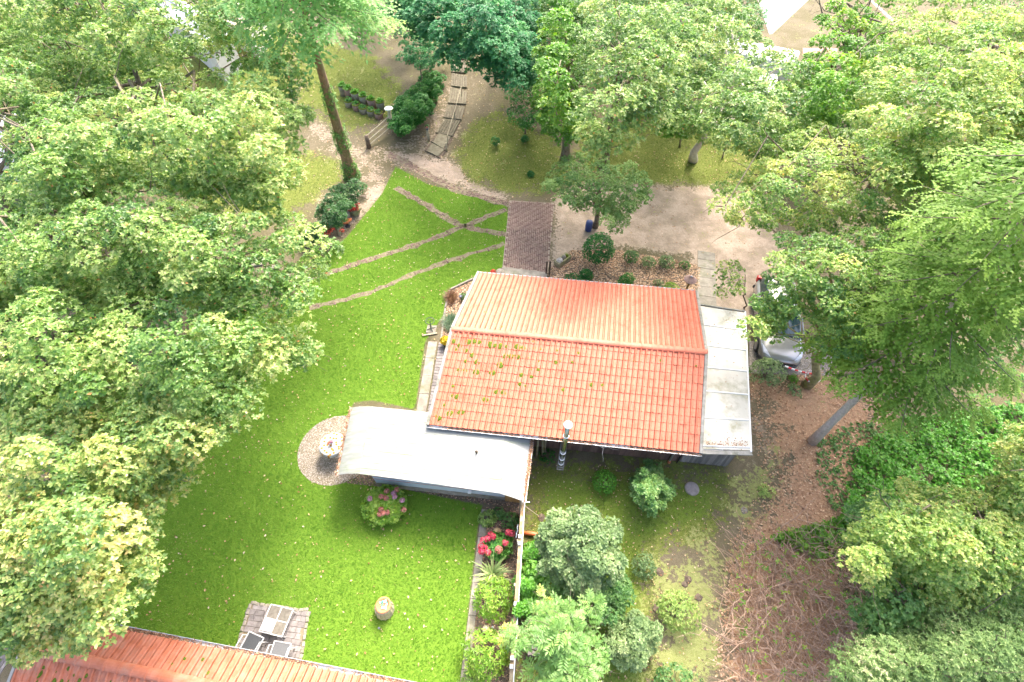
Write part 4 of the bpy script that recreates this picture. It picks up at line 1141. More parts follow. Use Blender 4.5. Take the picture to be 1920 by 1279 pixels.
for o0, o1 in ((-fd + .03, -.003), (.003, dist - .03)):
    mb.hexa([npnt(.02, o0) - ZZ * .1, npnt(NLen - .02, o0) - ZZ * .1, npnt(NLen - .02, o1) - ZZ * .1, npnt(.02, o1) - ZZ * .1], [npnt(.02, o0) - ZZ * .02, npnt(NLen - .02, o0) - ZZ * .02, npnt(NLen - .02, o1) - ZZ * .02, npnt(.02, o1) - ZZ * .02])
mb.build('roof_deck', M['wood_dark'], neigh)
cap2 = MB(); cap2.grid([[(x_, y_ * s_ * 1.05, z_ * s_ * 1.1) for y_, z_ in prof] for x_, s_ in ((0, 1.12), (.05, 1.1), (.055, 1.0), (.42, .96))]); capme2 = cap2.mesh('ridge_tile', M['tile_old']); capme2.flip_normals()
for i in range(int(NLen / .40) + 1): piece('ridge_tile', capme2, neigh, frame(R1 + NU * (i * .40 - .02) + ZZ * .012, NU, NN, ZZ))
gutter(neigh, npnt(-.05, dist - .02) - ZZ * .03, npnt(NLen, dist - .02) - ZZ * .03, NN, 'zinc', .13, True, 9)
MB().hexa([npnt(.3, -2.2) * [1, 1, 0], npnt(NLen - .3, -2.2) * [1, 1, 0], npnt(NLen - .3, dist - .5) * [1, 1, 0], npnt(.3, dist - .5) * [1, 1, 0]],
          [npnt(.3, -2.2) * [1, 1, 0] + ZZ * 1.7, npnt(NLen - .3, -2.2) * [1, 1, 0] + ZZ * 1.7, npnt(NLen - .3, dist - .5) * [1, 1, 0] + ZZ * 2.1, npnt(.3, dist - .5) * [1, 1, 0] + ZZ * 2.1]).build('wall', M['render'], neigh)
for o0, o1 in ((-fd, 0), (dist, 0)): MB().beam(npnt(-.05, o0), npnt(-.05, o1), .08, .14).build('verge_board', M['grey_trim'], neigh)
rng = np.random.default_rng(8)
for (px, py) in [(60, 1243), (74, 1262), (82, 1250), (104, 1258), (117, 1257), (140, 1264), (150, 1275), (68, 1276), (102, 1276), (116, 1276), (127, 1275), (162, 1266), (185, 1272), (209, 1277), (182, 1210), (178, 1215), (168, 1192), (186, 1197), (320, 1245), (345, 1236), (380, 1238), (388, 1263), (130, 1252)]:
    z_ = zr
    for _ in range(8):
        p = at(px, py, z_); o_ = (p - R1) @ NN; z_ = zr - abs(o_) * math.tan(math.radians(19)) + .03
    r = rng.uniform(.04, .085)
    piece('moss_clump', lumps_[rng.integers(5)], neigh, frame(p - ZZ * .01, NU * r, NN * r * rng.uniform(.9, 1.6), ZZ * r * .8))
# weathered slatted roof end beside it
so = at(10, 1245, 2.2); sl = thing('slatted_shed_roof', 'weathered grey slatted shed roof at the far bottom left edge', 'shed', so * [1, 1, 0])
d1 = unit(at(42, 1198, 2.2) - at(0, 1262, 2.2)); d2 = np.array([-d1[1], d1[0], 0])
for i in range(12): MB().beam(at(42, 1198, 2.2) - d1 * 1.6 + d2 * (.02 + i * .1), at(42, 1198, 2.2) + d1 * .5 + d2 * (.02 + i * .1), .085, .03).build('slat', M['grey_board'], sl)
for k_ in (-1.3, .2):
    MB().beam((at(42, 1198, 2.17) + d1 * k_) + d2 * 0, (at(42, 1198, 2.17) + d1 * k_) + d2 * 1.2, .06, .05).build('rafter', M['wood_dark'], sl)
    for q in (.1, 1.1): MB().beam((at(42, 1198, 2.13) + d1 * k_ + d2 * q) * [1, 1, 0], at(42, 1198, 2.13) + d1 * k_ + d2 * q, .08, .08).build('post', M['wood_dark'], sl)

# ------------------------------------------------------------------ lawn grass, fallen leaves
rng = np.random.default_rng(40)
def keep_off(P):
    ok = np.ones(len(P), bool)
    for pl in (P_PATH, PT, gpoly(bark_px), gpoly(mulch_px), gpoly(bed_px)): ok &= sdist(P, pl) < .02
    ok &= np.hypot(P[:, 0] - gc[0], P[:, 1] - gc[1]) > GR
    q = P - HR[:2]; o = q @ HN[:2]; s_ = q @ HU[:2] - HSH * o
    ok &= ~((s_ > .2) & (s_ < 11.2) & (o > -2.9) & (o < 3.6)); ok &= ~((s_ > -.6) & (s_ < .3) & (o > -3.2) & (o < 1.0))
    tr = np.full(len(P), 9.)
    for T in TRACK_W:
        for i in range(len(T) - 1):
            a, b = T[i], T[i + 1]; ab = b - a; t = np.clip(((P - a) @ ab) / (ab @ ab), 0, 1); tr = np.minimum(tr, np.hypot(*(P - a - t[:, None] * ab).T))
    ok &= (tr > .15 + .14 * np.sin(P[:, 0] * 5.1 + P[:, 1] * 3.7) * np.sin(P[:, 1] * 6.3)) | (rng.random(len(P)) < .38)
    return ok
def grass_on(name, polys, n, mat, L, W, tint, soft=.4):
    allp = []
    for pl in polys:
        lo, hi = pl[:, :2].min(0), pl[:, :2].max(0); ar = np.prod(hi - lo)
        P = rng.uniform(lo, hi, (int(n * ar), 2)); allp.append(P[sdist(P, pl) > rng.normal(0, .12, len(P))])
    P = np.concatenate(allp); P = P[keep_off(P)]; N = len(P)
    B = np.stack([P[:, 0], P[:, 1], ter(P[:, 0], P[:, 1])], 1)
    a = rng.uniform(0, 6.28, N); o = np.stack([np.cos(a), np.sin(a), np.zeros(N)], 1); s_ = np.stack([-o[:, 1], o[:, 0], np.zeros(N)], 1)
    Ln = (L * rng.uniform(.5, 1.3, N))[:, None]
    V = np.stack([B - s_ * W / 2, B + s_ * W / 2, B + o * Ln * .75 + np.array([0, 0, 1]) * Ln * rng.uniform(.35, .9, (N, 1))], 1)
    t = tint + .16 * np.sin(P[:, 0] * 1.3 + 1.7 * np.sin(P[:, 1] * .9)) * np.sin(P[:, 1] * 1.1 + P[:, 0] * .4) + rng.normal(0, .17, N)
    return tag(np_obj(name, V.reshape(-1, 3), np.arange(N * 3).reshape(-1, 3), mat, None, False, np.repeat(np.clip(t, 0, 1), 3)), kind='stuff')
grass_on('lawn_grass', WL, 620, M['grass'], .075, .022, .48)
grass_on('moss_grass', WM, 230, M['moss_grass'], .07, .03, .45)

def litter(name, poly, n, mat, size, tb, lift=.025):
    P = scatter(gpoly(poly), n, rng); P = P[keep_off(P)]; N = len(P)
    B = np.stack([P[:, 0], P[:, 1], ter(P[:, 0], P[:, 1]) + lift + rng.uniform(0, .02, N)], 1)
    lv = Leaves(); lv.add(*rosette(rng, B, unit(ZZ + rdir(rng, N) * .35), 1, size, size * .6, np.clip(tb + rng.normal(0, .22, N), 0, 1), .0, .45))
    return tag(lv.build(name, mat), kind='stuff')
litter('fallen_leaves', [(200, 560), (520, 560), (745, 310), (955, 385), (955, 520), (640, 900), (905, 950), (870, 1330), (500, 1330), (190, 1172)], 3400, M['litter'], .075, .62, .05)
litter('fallen_leaves', [(540, 60), (760, 180), (740, 330), (600, 400), (530, 300)], 1300, M['litter'], .09, .65, .05)
litter('fallen_leaves', [(740, 330), (820, 200), (860, 90), (1000, 180), (1060, 300), (1450, 250), (1450, 350), (960, 380), (800, 345)], 3200, M['litter'], .09, .6, .05)
litter('fallen_leaves', [(1000, 870), (1420, 880), (1400, 1050), (1330, 1330), (960, 1330)], 1500, M['litter'], .06, .6, .05)
litter('fallen_leaves', [(1040, 360), (1440, 390), (1420, 560), (1300, 550), (1040, 500)], 700, M['litter'], .07, .4)
litter('leaf_litter', [(1400, 720), (1560, 690), (1700, 800), (1700, 980), (1570, 1020), (1660, 1260), (1620, 1340), (1330, 1340), (1360, 1050), (1430, 900)], 14000, M['redleaf'], .085, .6)

# ------------------------------------------------------------------ big trees
OAK_G = 'big oaks along the left side'
T = crown_tree
T('oak_tree', 'pale yellowing oak at the bottom left whose crown reaches over the tiled roof corner', OAK_G,
  [(-120, 720), (60, 705), (210, 690), (330, 735), (400, 765), (405, 800), (340, 860), (332, 898), (282, 950), (297, 1005), (265, 1060), (250, 1140), (175, 1195), (40, 1205), (-120, 1230)],
  6.2, 8.6, atg(-60, 1130), M and 'oak_autumn', 101, .62, (.45, .72), 520, .105, .062, tb=.55, under=.6)
T('oak_tree', 'broad oak left of the lawn with the longest low branch toward the gravel circle', OAK_G,
  [(-120, 490), (120, 480), (300, 470), (470, 540), (578, 622), (572, 672), (490, 715), (450, 715), (462, 782), (402, 832), (330, 815), (200, 790), (60, 810), (-120, 830)],
  6.5, 9.2, atg(60, 760), 'oak', 102, .64, (.45, .75), 520, .105, .06, tb=.56, under=.65)
T('oak_tree', 'oak left of the brick tracks with a pointed branch reaching over the lawn', OAK_G,
  [(-120, 350), (60, 335), (220, 300), (360, 320), (470, 360), (545, 410), (658, 464), (600, 495), (575, 520), (604, 560), (560, 575), (500, 560), (420, 580), (300, 560), (100, 580), (-120, 600)],
  7.0, 10.2, atg(180, 520), 'oak', 103, .66, (.45, .75), 500, .11, .062, tb=.6, under=.65, holes=[[(255, 395), (300, 380), (310, 410), (270, 420)], [(470, 490), (520, 480), (500, 515)]])
T('oak_tree', 'tall oak at the upper left beside the leaning larch trunk', OAK_G,
  [(110, 190), (250, 170), (330, 150), (430, 130), (520, 60), (562, 85), (575, 130), (558, 190), (578, 240), (545, 290), (548, 330), (500, 380), (430, 360), (330, 350), (230, 345), (130, 330), (60, 250)],
  8.0, 11.0, atg(330, 330), 'oak', 104, .70, (.5, .8), 480, .125, .07, tb=.6, under=.6, holes=[[(275, 115), (330, 100), (345, 150), (285, 160)], [(330, 160), (380, 150), (370, 180)], [(420, 240), (470, 220), (485, 250), (440, 265)]])
T('oak_tree', 'oak at the very top left in front of a pale roof', OAK_G,
  [(-80, -80), (130, -60), (300, -60), (420, -50), (500, 20), (480, 70), (420, 100), (330, 120), (230, 110), (130, 60), (20, 40), (-80, 60)],
  9.0, 11.5, atg(170, 90), 'oak', 105, .85, (.55, .9), 420, .13, .075, tb=.58, under=.6, holes=[[(310, 0), (350, -10), (370, 40), (330, 50)], [(430, 20), (480, 10), (480, 55), (440, 60)]])
T('oak_tree', 'lower oak crown filling the gap between the top left oak and the tall oak', OAK_G,
  [(-60, 50), (60, 40), (160, 80), (260, 110), (350, 110), (320, 170), (230, 190), (120, 190), (20, 130), (-60, 120)],
  6.5, 8.5, atg(140, 260), 'oak', 107, .72, (.5, .8), 420, .13, .075, tb=.5, under=.4)
T('oak_tree', 'oak at the left edge above the grey roof', OAK_G,
  [(-140, 60), (0, 60), (60, 110), (90, 180), (160, 210), (210, 330), (180, 390), (60, 400), (20, 330), (30, 230), (-140, 200)],
  8.0, 10.5, atg(20, 420), 'oak', 106, .72, (.5, .8), 460, .12, .068, tb=.55, under=.6)
# beyond the path
MAP_G = 'trees behind the path and drive'
T('maple_tree', 'dark blue-green maple at the top centre beyond the wooden steps', MAP_G,
  [(735, -60), (1000, -60), (1010, 60), (1005, 140), (970, 168), (930, 150), (895, 130), (870, 140), (842, 112), (800, 75), (745, 45)],
  5.5, 9.0, atg(950, 110), 'maple', 111, .66, (.55, .85), 460, .15, .12, tb=.5, under=.5, k=5, tv=.18, up=1.0, drop=(.4, 1.1))
T('lime_tree', 'tree crown cut by the top edge behind the larch and the dark maple', MAP_G,
  [(600, -90), (760, -90), (800, -20), (770, 30), (700, 30), (640, 10)], 4.0, 7.0, atg(700, 10), 'maple', 151, .9, (.6, .95), 380, .15, .10, tb=.6, under=.5, k=5)
T('lime_tree', 'green crown cut by the top edge between the dark maple and the oak', MAP_G,
  [(960, -90), (1130, -90), (1150, 60), (1090, 110), (1000, 60)], 4.0, 7.0, atg(1050, 60), 'shrub', 152, .9, (.6, .95), 400, .15, .10, tb=.5, under=.5, k=5)
T('lime_tree', 'shaded tree filling the gap behind the two oaks at the top', MAP_G,
  [(1150, -80), (1400, -80), (1420, 20), (1330, 120), (1280, 210), (1200, 180), (1140, 100)], 3.5, 6.5, atg(1260, 190), 'shrub', 153, .9, (.6, .95), 380, .14, .10, tb=.45, under=.5, k=5)
T('lime_tree', 'shaded tree between the camper and the beeches at the upper right', MAP_G,
  [(1490, 130), (1560, 120), (1660, 60), (1720, 120), (1640, 210), (1540, 240), (1490, 200)], 3.0, 6.0, atg(1600, 200), 'lime', 154, .8, (.5, .8), 360, .13, .09, tb=.45, under=.5, k=5)
T('maple_tree', 'bright yellow-green slim maple between the dark maple and the oak', MAP_G,
  [(1000, 20), (1050, -60), (1110, -40), (1100, 80), (1090, 160), (1085, 250), (1050, 262), (1015, 235), (1005, 180), (985, 110)],
  3.5, 8.5, atg(1060, 300), 'lime', 112, .75, (.45, .75), 400, .14, .11, tb=.5, under=.7, k=5, drop=(1, 3.5))
T('oak_tree', 'oak behind the drive with a bare dark trunk and a few orange leaves', MAP_G,
  [(1080, -60), (1330, -60), (1350, 60), (1310, 150), (1305, 195), (1250, 240), (1200, 245), (1165, 285), (1110, 280), (1080, 225), (1085, 120)],
  7.0, 10.5, atg(1130, 312), 'oak', 113, .68, (.5, .85), 430, .13, .075, tb=.58, under=.6, trunk=.26, bark='bark')
T('oak_tree', 'oak over the white roof with a pale leaning trunk behind the drive', MAP_G,
  [(1310, -60), (1420, 0), (1430, 90), (1500, 110), (1515, 190), (1480, 260), (1440, 300), (1350, 275), (1270, 235), (1330, 110)],
  6.0, 9.5, atg(1300, 300), 'oak', 114, .68, (.5, .8), 430, .13, .075, tb=.5, under=.6, holes=[[(1425, 138), (1450, 134), (1462, 175), (1430, 172)]], trunk=.24, bark='bark_grey')
T('maple_tree', 'light green maple beside the grey road at the top right', MAP_G,
  [(1490, -60), (1680, -60), (1660, 30), (1640, 110), (1640, 180), (1600, 215), (1530, 215), (1500, 180), (1510, 100), (1545, 60)],
  6.0, 9.0, atg(1580, 190), 'lime', 115, .85, (.5, .8), 330, .13, .10, tb=.62, under=.4, k=5, gap=.12)
T('maple_tree', 'low bright green maple sapling under the oaks behind the drive', MAP_G,
  [(1225, 215), (1300, 205), (1315, 235), (1285, 258), (1240, 255)], 2.2, 3.6, atg(1275, 275), 'lime', 116, .5, (.3, .5), 260, .13, .11, tb=.45, under=.3, k=5, trunk=.06, nlimb=6)
T('hazel_bush', 'low yellow-green bush under the beech at the back of the drive', MAP_G,
  [(1500, 215), (1600, 200), (1640, 230), (1560, 255), (1500, 290), (1450, 275), (1440, 240)], 2.0, 3.5, atg(1530, 262), 'lime', 117, .6, (.35, .6), 280, .12, .08, tb=.5, under=.4, trunk=.08, nlimb=8)
T('conifer_bush', 'dark green bush at the right edge of the shaded maple', MAP_G,
  [(950, 165), (1000, 150), (1015, 215), (1000, 245), (960, 225)], 1.4, 2.8, atg(985, 250), 'ivy', 118, .5, (.35, .5), 260, .10, .06, under=.5, trunk=.06, nlimb=6)
T('thorn_bush', 'feathery olive-green bush at the foot of the pale leaning trunk', MAP_G,
  [(1335, 240), (1375, 235), (1390, 275), (1370, 300), (1335, 290)], 1.2, 2.4, atg(1355, 295), 'pale', 119, .5, (.3, .45), 160, .09, .03, under=.4, trunk=.05, nlimb=6, tb=.3)
# right side
BE_G = 'beeches on the right'
T('beech_tree', 'wide pale beech filling the upper right corner', BE_G,
  [(1640, 60), (1700, 0), (1800, -60), (2020, -60), (2020, 330), (1900, 300), (1820, 330), (1740, 350), (1640, 330), (1600, 250), (1620, 170)],
  8.0, 11.5, atg(1790, 330), 'beech', 121, .66, (.45, .75), 480, .10, .062, tb=.6, under=.55, flat=.5)
T('beech_tree', 'yellow-tipped beech whose branches hang over the sandy drive', BE_G,
  [(1345, 350), (1400, 330), (1440, 280), (1520, 230), (1610, 240), (1640, 330), (1740, 340), (1730, 420), (1640, 430), (1560, 400), (1480, 415), (1400, 430), (1345, 385)],
  6.5, 9.0, atg(1700, 400), 'beech', 122, .60, (.4, .7), 460, .095, .055, tb=.64, under=.4, flat=.5)
T('beech_tree', 'greener beech hanging over the silver car', BE_G,
  [(1445, 450), (1500, 415), (1600, 400), (1720, 420), (1700, 500), (1640, 560), (1610, 640), (1580, 690), (1545, 640), (1490, 590), (1470, 620), (1408, 635), (1412, 580), (1440, 530), (1440, 505)],
  6.2, 8.5, atg(1512, 722), 'beech', 123, .56, (.38, .62), 430, .09, .055, tb=.36, under=.55, flat=.5, bark='moss_stump', trunk=.19)
T('beech_twig_tree', 'thin beech sapling with sparse leaves beside the pale drive slabs', BE_G,
  [(1345, 500), (1375, 490), (1400, 520), (1385, 560), (1350, 555)], 2.4, 3.4, atg(1395, 575), 'beech', 124, .42, (.25, .4), 130, .085, .05, tb=.5, under=.3, trunk=.035, nlimb=8)
T('beech_tree', 'bright yellow-green beech on the right below the spruces', BE_G,
  [(1605, 1010), (1660, 950), (1700, 905), (1780, 930), (1860, 900), (2000, 930), (2000, 1120), (1900, 1100), (1800, 1130), (1720, 1110), (1690, 1060), (1640, 1090), (1600, 1070)],
  4.2, 6.8, atg(1780, 960), 'beech', 125, .50, (.35, .6), 460, .085, .055, tv=.07, tb=.6, under=.4, flat=.45)
T('hazel_tree', 'dark green bushy tree between the twig thicket and the bright beech', BE_G,
  [(1600, 960), (1660, 935), (1700, 960), (1690, 1060), (1740, 1120), (1730, 1200), (1650, 1210), (1610, 1150), (1640, 1090), (1590, 1040)],
  2.6, 4.6, atg(1680, 1100), 'shrub', 126, .50, (.35, .55), 420, .09, .06, tb=.4, under=.4)
T('yew_tree', 'grey-green fine leaved bush filling the bottom right corner', BE_G,
  [(1590, 1220), (1690, 1170), (1760, 1130), (1860, 1110), (2000, 1130), (2000, 1340), (1560, 1340)],
  3.5, 5.5, atg(1800, 1290), 'yew', 127, .50, (.35, .6), 560, .085, .03, tb=.45, under=.3)
T('beech_tree', 'yellow-leaved beech branch at the far right edge', BE_G,
  [(1880, 830), (1930, 800), (2000, 800), (2000, 1000), (1900, 990), (1870, 930)], 5.0, 7.0, atg(1960, 900), 'beech', 128, .5, (.35, .55), 420, .09, .058, tv=.07, tb=.64, under=.3)
# spruces on the right, larch at the upper left
SP = atg(1523, 828)
conifer_tree('spruce_tree', 'large spruce with a bare pale trunk rising from the leaf litter right of the shed', SP, 5.2, 13.0, 2.7, 2.4, 'spruce', 'bark_grey', 131, 'spruces on the right', (.0, .0), 66, .165, .45, .095, .30, 1.2, side_len=.72)
conifer_tree('spruce_tree', 'second spruce at the right edge whose trunk is hidden by sprays', atg(1640, 600), 4.5, 12.5, 2.8, 1.8, 'spruce', 'bark', 132, 'spruces on the right', (0, 0), 54, .17, .45, .095, .32, 1.1, side_len=.72)
LB = atg(660, 333); LT_ = at(575, 40, 10.5)
conifer_tree('larch_tree', 'leaning larch with a long red-brown bare trunk at the top left', LB, 10.8, 14.0, 3.9, 2.4, 'larch', 'bark_red', 133, None, tuple((LT_ - LB)[:2] / (10.5 - LB[2])), 36, .34, .55, .12, .16, .9, side_len=.8)

larch = [o for o in COL.objects if o.name.startswith('larch_tree')][0]
rng = np.random.default_rng(500); n = 900; f_ = rng.uniform(0, 1, n) ** 1.6 * .75
ax_ = np.stack([LB[0] + (LT_[0] - LB[0]) * f_, LB[1] + (LT_[1] - LB[1]) * f_, LB[2] + (10.5 - LB[2]) * f_], 1); an_ = rng.uniform(0, 6.28, n); rr2 = .36 * (1 - .5 * f_) + rng.uniform(0, .16, n) * (1 - f_)
lv = Leaves(); dn = np.stack([np.cos(an_), np.sin(an_), np.full(n, .5)], 1); ok_ = np.sin(f_ * 23) + rng.normal(0, .5, n) > -.1
lv.add(*rosette(rng, (ax_ + np.stack([np.cos(an_) * rr2, np.sin(an_) * rr2, np.zeros(n)], 1))[ok_], unit(dn)[ok_], 4, .14, .05, rng.uniform(.3, .9, ok_.sum()))); lv.build('trunk_growth', M['shrub'], larch)

# ------------------------------------------------------------------ smaller trees, hedges, bushes
T('robinia_tree', 'small round-crowned tree standing alone on the sandy yard behind the bungalow', None,
  [(1025, 330), (1050, 300), (1090, 292), (1140, 305), (1190, 312), (1222, 345), (1215, 372), (1180, 405), (1160, 432), (1135, 425), (1115, 385), (1085, 395), (1045, 375), (1022, 350)],
  3.2, 4.6, atg(1115, 424), 'shrub', 141, .40, (.32, .5), 330, .085, .05, tb=.75, under=.5, trunk=.16, bark='bark', nlimb=16, drop=(.4, 1.2))
T('cherry_plum_tree', 'bushy grey-green tree in the back garden right of the white-railed fence', None,
  [(1008, 1000), (1045, 965), (1085, 948), (1115, 962), (1150, 985), (1165, 1010), (1160, 1040), (1172, 1060), (1150, 1085), (1120, 1095), (1085, 1115), (1040, 1095), (1010, 1060)],
  1.6, 3.0, atg(1085, 1075), 'silver', 142, .32, (.22, .38), 230, .105, .07, tb=.42, under=.9, trunk=.09, nlimb=22, drop=(.3, 1.1), k=5)
T('bindweed_bush', 'bright green leafy climber along the right side of the fence', None,
  [(988, 1022), (1010, 1015), (1030, 1040), (1022, 1080), (1020, 1130), (1000, 1150), (972, 1150), (968, 1115), (980, 1060)],
  .7, 1.4, atg(998, 1090), 'box', 143, .22, (.16, .28), 150, .085, .08, tb=.6, under=.9, trunk=.03, nlimb=8, drop=(.2, .6), k=5, cat='bush')
T('laurel_hedge', 'clipped dark laurel bush below the larch trunk at the left', None,
  [(598, 392), (614, 366), (640, 346), (676, 340), (682, 362), (660, 384), (645, 400), (632, 420), (612, 422), (600, 410)],
  .8, 1.5, atg(640, 398), 'laurel', 144, .36, (.28, .42), 330, .11, .05, tb=.45, under=1, trunk=.05, nlimb=10, drop=(.3, .9), cat='bush', k=5)
T('laurel_bush', 'second lower laurel bush partly hidden below the oak branch', None,
  [(560, 432), (580, 418), (600, 425), (602, 445), (580, 455), (560, 450)], .5, 1.0, atg(582, 450), 'laurel', 145, .34, (.25, .38), 260, .11, .05, under=.9, trunk=.04, nlimb=6, drop=(.3, .6), cat='bush', k=5)
T('ivy_hedge', 'thick rounded ivy hedge beside the wooden steps', None,
  [(733, 215), (745, 190), (768, 170), (792, 140), (815, 112), (834, 130), (824, 172), (803, 210), (778, 238), (752, 252), (736, 242)],
  .9, 1.9, atg(775, 225), 'ivy', 146, .30, (.30, .4), 420, .085, .065, tb=.5, under=1, trunk=.06, nlimb=10, drop=(.4, 1.2), cat='hedge', k=5)
T('ivy_bush', 'green shrub merging with the dark maple at the top of the hedge', None,
  [(740, 60), (800, 70), (840, 105), (820, 120), (790, 125), (755, 110)], 2.2, 3.6, atg(790, 160), 'maple', 147, .55, (.35, .55), 330, .11, .075, tb=.55, under=.8, trunk=.07, nlimb=8, drop=(.6, 1.8), cat='bush')

T('spindle_bush', 'loose green bush filling the gap between the bushy tree and the silver shrub', None,
  [(1120, 1090), (1160, 1075), (1180, 1110), (1165, 1150), (1135, 1160), (1118, 1130)], .6, 1.3, atg(1148, 1135), 'shrub', 148, .26, (.18, .3), 200, .09, .055, tb=.45, under=.8, trunk=.03, nlimb=8, drop=(.2, .6), k=5, cat='bush')
T('spindle_bush', 'small green bush under the left side of the bushy tree close to the fence', None,
  [(1010, 1100), (1040, 1085), (1060, 1110), (1045, 1150), (1015, 1150)], .8, 1.5, atg(1035, 1150), 'walnut', 149, .26, (.18, .3), 180, .10, .06, tb=.45, under=.8, trunk=.03, nlimb=8, drop=(.2, .6), k=5, cat='bush')
S = shrub
S('box_ball', 'clipped bright green box ball on the back grass in front of the flue', 'bush', atg(1131, 912), .50, .92, 'box', 201, 2600, .045, .03, lumps=2, irregular=.05, tb=.5)
T('young_shrub', 'loose bright green young shrub between box ball and manhole cover', None,
  [(1186, 898), (1205, 880), (1215, 862), (1236, 874), (1243, 898), (1264, 920), (1248, 938), (1222, 964), (1198, 942), (1188, 922)], .6, 1.7, atg(1222, 950), 'shrub', 202, .17, (.12, .2), 60, .13, .08, tb=.62, under=.7, trunk=.03, nlimb=14, drop=(.2, .7), k=5, cat='bush')
S('small_shrub', 'small grey-green shrub right of the bushy tree', 'bush', atg(1203, 1066), .48, .7, 'silver', 203, 800, .075, .04, tb=.4, irregular=.5)
S('pale_shrub', 'round pale yellow-green shrub near the sunlit grass', 'bush', atg(1262, 1150), .72, 1.0, 'pale', 204, 2300, .07, .04, tb=.65, irregular=.3)
T('silver_shrub', 'bushy silver-green shrub beside the big pinnate-leaved tree', None,
  [(1140, 1195), (1165, 1160), (1190, 1155), (1225, 1170), (1242, 1180), (1225, 1215), (1195, 1250), (1165, 1245), (1145, 1220)], .5, 1.4, atg(1188, 1225), 'silver', 205, .22, (.16, .26), 150, .09, .05, tb=.5, under=.7, trunk=.03, nlimb=12, drop=(.2, .7), k=5, cat='bush')
S('dark_shrub', 'dark green shrub cut by the bottom edge of the photo', 'bush', atg(1262, 1292), .85, 1.0, 'laurel', 206, 1700, .07, .045, tb=.7, irregular=.4)
hyd = S('hydrangea_bush', 'round bright green hydrangea with dusty pink heads on the lawn before the caravan', 'bush', atg(727, 955), .74, 1.0, 'hydrangea', 207, 2900, .13, .085, tb=.72, irregular=.15, k=5)
for i, (px, py, m_) in enumerate(((693, 935, 'lilac_fl'), (715, 931, 'pink_fl'), (724, 934, 'pink_fl'), (744, 918, 'pink_fl'), (725, 921, 'pink_fl'), (738, 925, 'lilac_fl'), (740, 932, 'lilac_fl'), (754, 938, 'lilac_fl'), (757, 956, 'pink_fl'), (714, 955, 'pink_fl'), (719, 962, 'pink_fl'), (726, 961, 'pink_fl'), (712, 964, 'pink_fl'))):
    flowerhead(hyd, at(px, py, .95 - .0035 * abs(py - 930)), .085, m_, 300 + i, label='lilac flower head' if m_ == 'lilac_fl' else None)
rh = S('red_hydrangea', 'hydrangea with crimson flower heads in the narrow bed by the fence', 'bush', atg(932, 1030), .52, .75, 'ivy', 208, 600, .13, .09, tb=.85, irregular=.3)
for i, (px, py) in enumerate(((920, 1003), (914, 1010), (924, 1006), (906, 1013), (953, 998), (959, 1000), (948, 1018), (902, 1025), (903, 1034), (909, 1028), (915, 1036))):
    flowerhead(rh, at(px, py, .72), .10, 'crimson_fl', 330 + i)
flowerhead(rh, at(935, 1031, .7), .12, 'pink_fl', 345, label='faded brownish pink flower head')
S('rhododendron', 'yellow-green rhododendron in the bed between yucca and globe lamp', 'bush', atg(925, 1128), .74, 1.0, 'hydrangea', 209, 1500, .12, .035, tb=.62, k=7, irregular=.25)
S('rhododendron', 'larger yellow-green rhododendron below the globe lamp in the fence bed', 'bush', atg(912, 1235), .80, 1.1, 'hydrangea', 210, 1900, .12, .035, tb=.6, k=7, irregular=.3)
S('perennial_clump', 'brownish green clump at the very bottom of the fence bed', 'plant', atg(885, 1288), .5, .5, 'pale', 211, 700, .08, .04, tb=.3)
S('perennial_clump', 'pale leafy perennial at the upper end of the fence bed', 'plant', atg(914, 976), .34, .45, 'pale', 212, 420, .085, .05, tb=.45)
S('perennial_clump', 'small perennial with lilac tips next to the caravan end boards', 'plant', atg(935, 966), .26, .35, 'shrub', 213, 260, .08, .05)
S('perennial_clump', 'airy green perennial close to the fence by the caravan corner', 'plant', atg(957, 980), .34, .5, 'shrub', 214, 330, .085, .05, tb=.5)
S('variegated_shrub', 'round white-variegated shrub in front of the silver car', 'bush', atg(1434, 706), .72, 1.1, 'silver', 215, 2000, .075, .04, tb=.62, irregular=.3)
S('dwarf_conifer', 'large round dark green conifer at the left end of the shrub row behind the house', 'bush', atg(1118, 492), .95, 2.0, 'conifer', 216, 5200, .07, .035, tb=.5, irregular=.3)
S('round_shrub', 'dark green round shrub just right of the large conifer', 'bush', atg(1179, 492), .43, .85, 'laurel', 217, 1100, .06, .035, tb=.75)
S('round_shrub', 'low grey-green shrub second from the large conifer', 'bush', atg(1214, 497), .40, .55, 'silver', 218, 800, .06, .035, tb=.42)
S('round_shrub', 'fuller shrub with white flecks between two grey-green shrubs', 'bush', atg(1246, 500), .46, .75, 'silver', 219, 1100, .06, .04, tb=.35)
S('round_shrub', 'smallest round shrub at the right end of the row, near the rusty bird house', 'bush', atg(1282, 503), .31, .5, 'shrub', 220, 700, .05, .03, tb=.4)
S('creeping_conifer', 'dark creeping conifer below the large round conifer at the back eave', 'bush', atg(1098, 520), .42, .55, 'conifer', 221, 1000, .08, .04, irregular=.5)
S('creeping_conifer', 'low spreading conifer touching the back gutter', 'bush', atg(1073, 532), .50, .45, 'conifer', 222, 1000, .08, .04, irregular=.4, tb=.4)
S('evergreen_shrub', 'dark spiky evergreen in the middle of the bark bed', 'bush', atg(1172, 535), .42, .7, 'ivy', 223, 500, .13, .05, irregular=.7)
S('heather', 'grey-green heather in the bark bed at the eave', 'plant', atg(1233, 538), .32, .45, 'silver', 224, 600, .06, .02, tb=.3)
S('fern_clump', 'bright lime green fern-like clump near the bird house', 'plant', atg(1258, 545), .42, .35, 'lime', 225, 700, .10, .02, tb=.75)
S('low_shrub', 'small round green shrub under the left verge of the bungalow', 'bush', atg(872, 562), .26, .4, 'laurel', 226, 500, .05, .035, tb=.6)
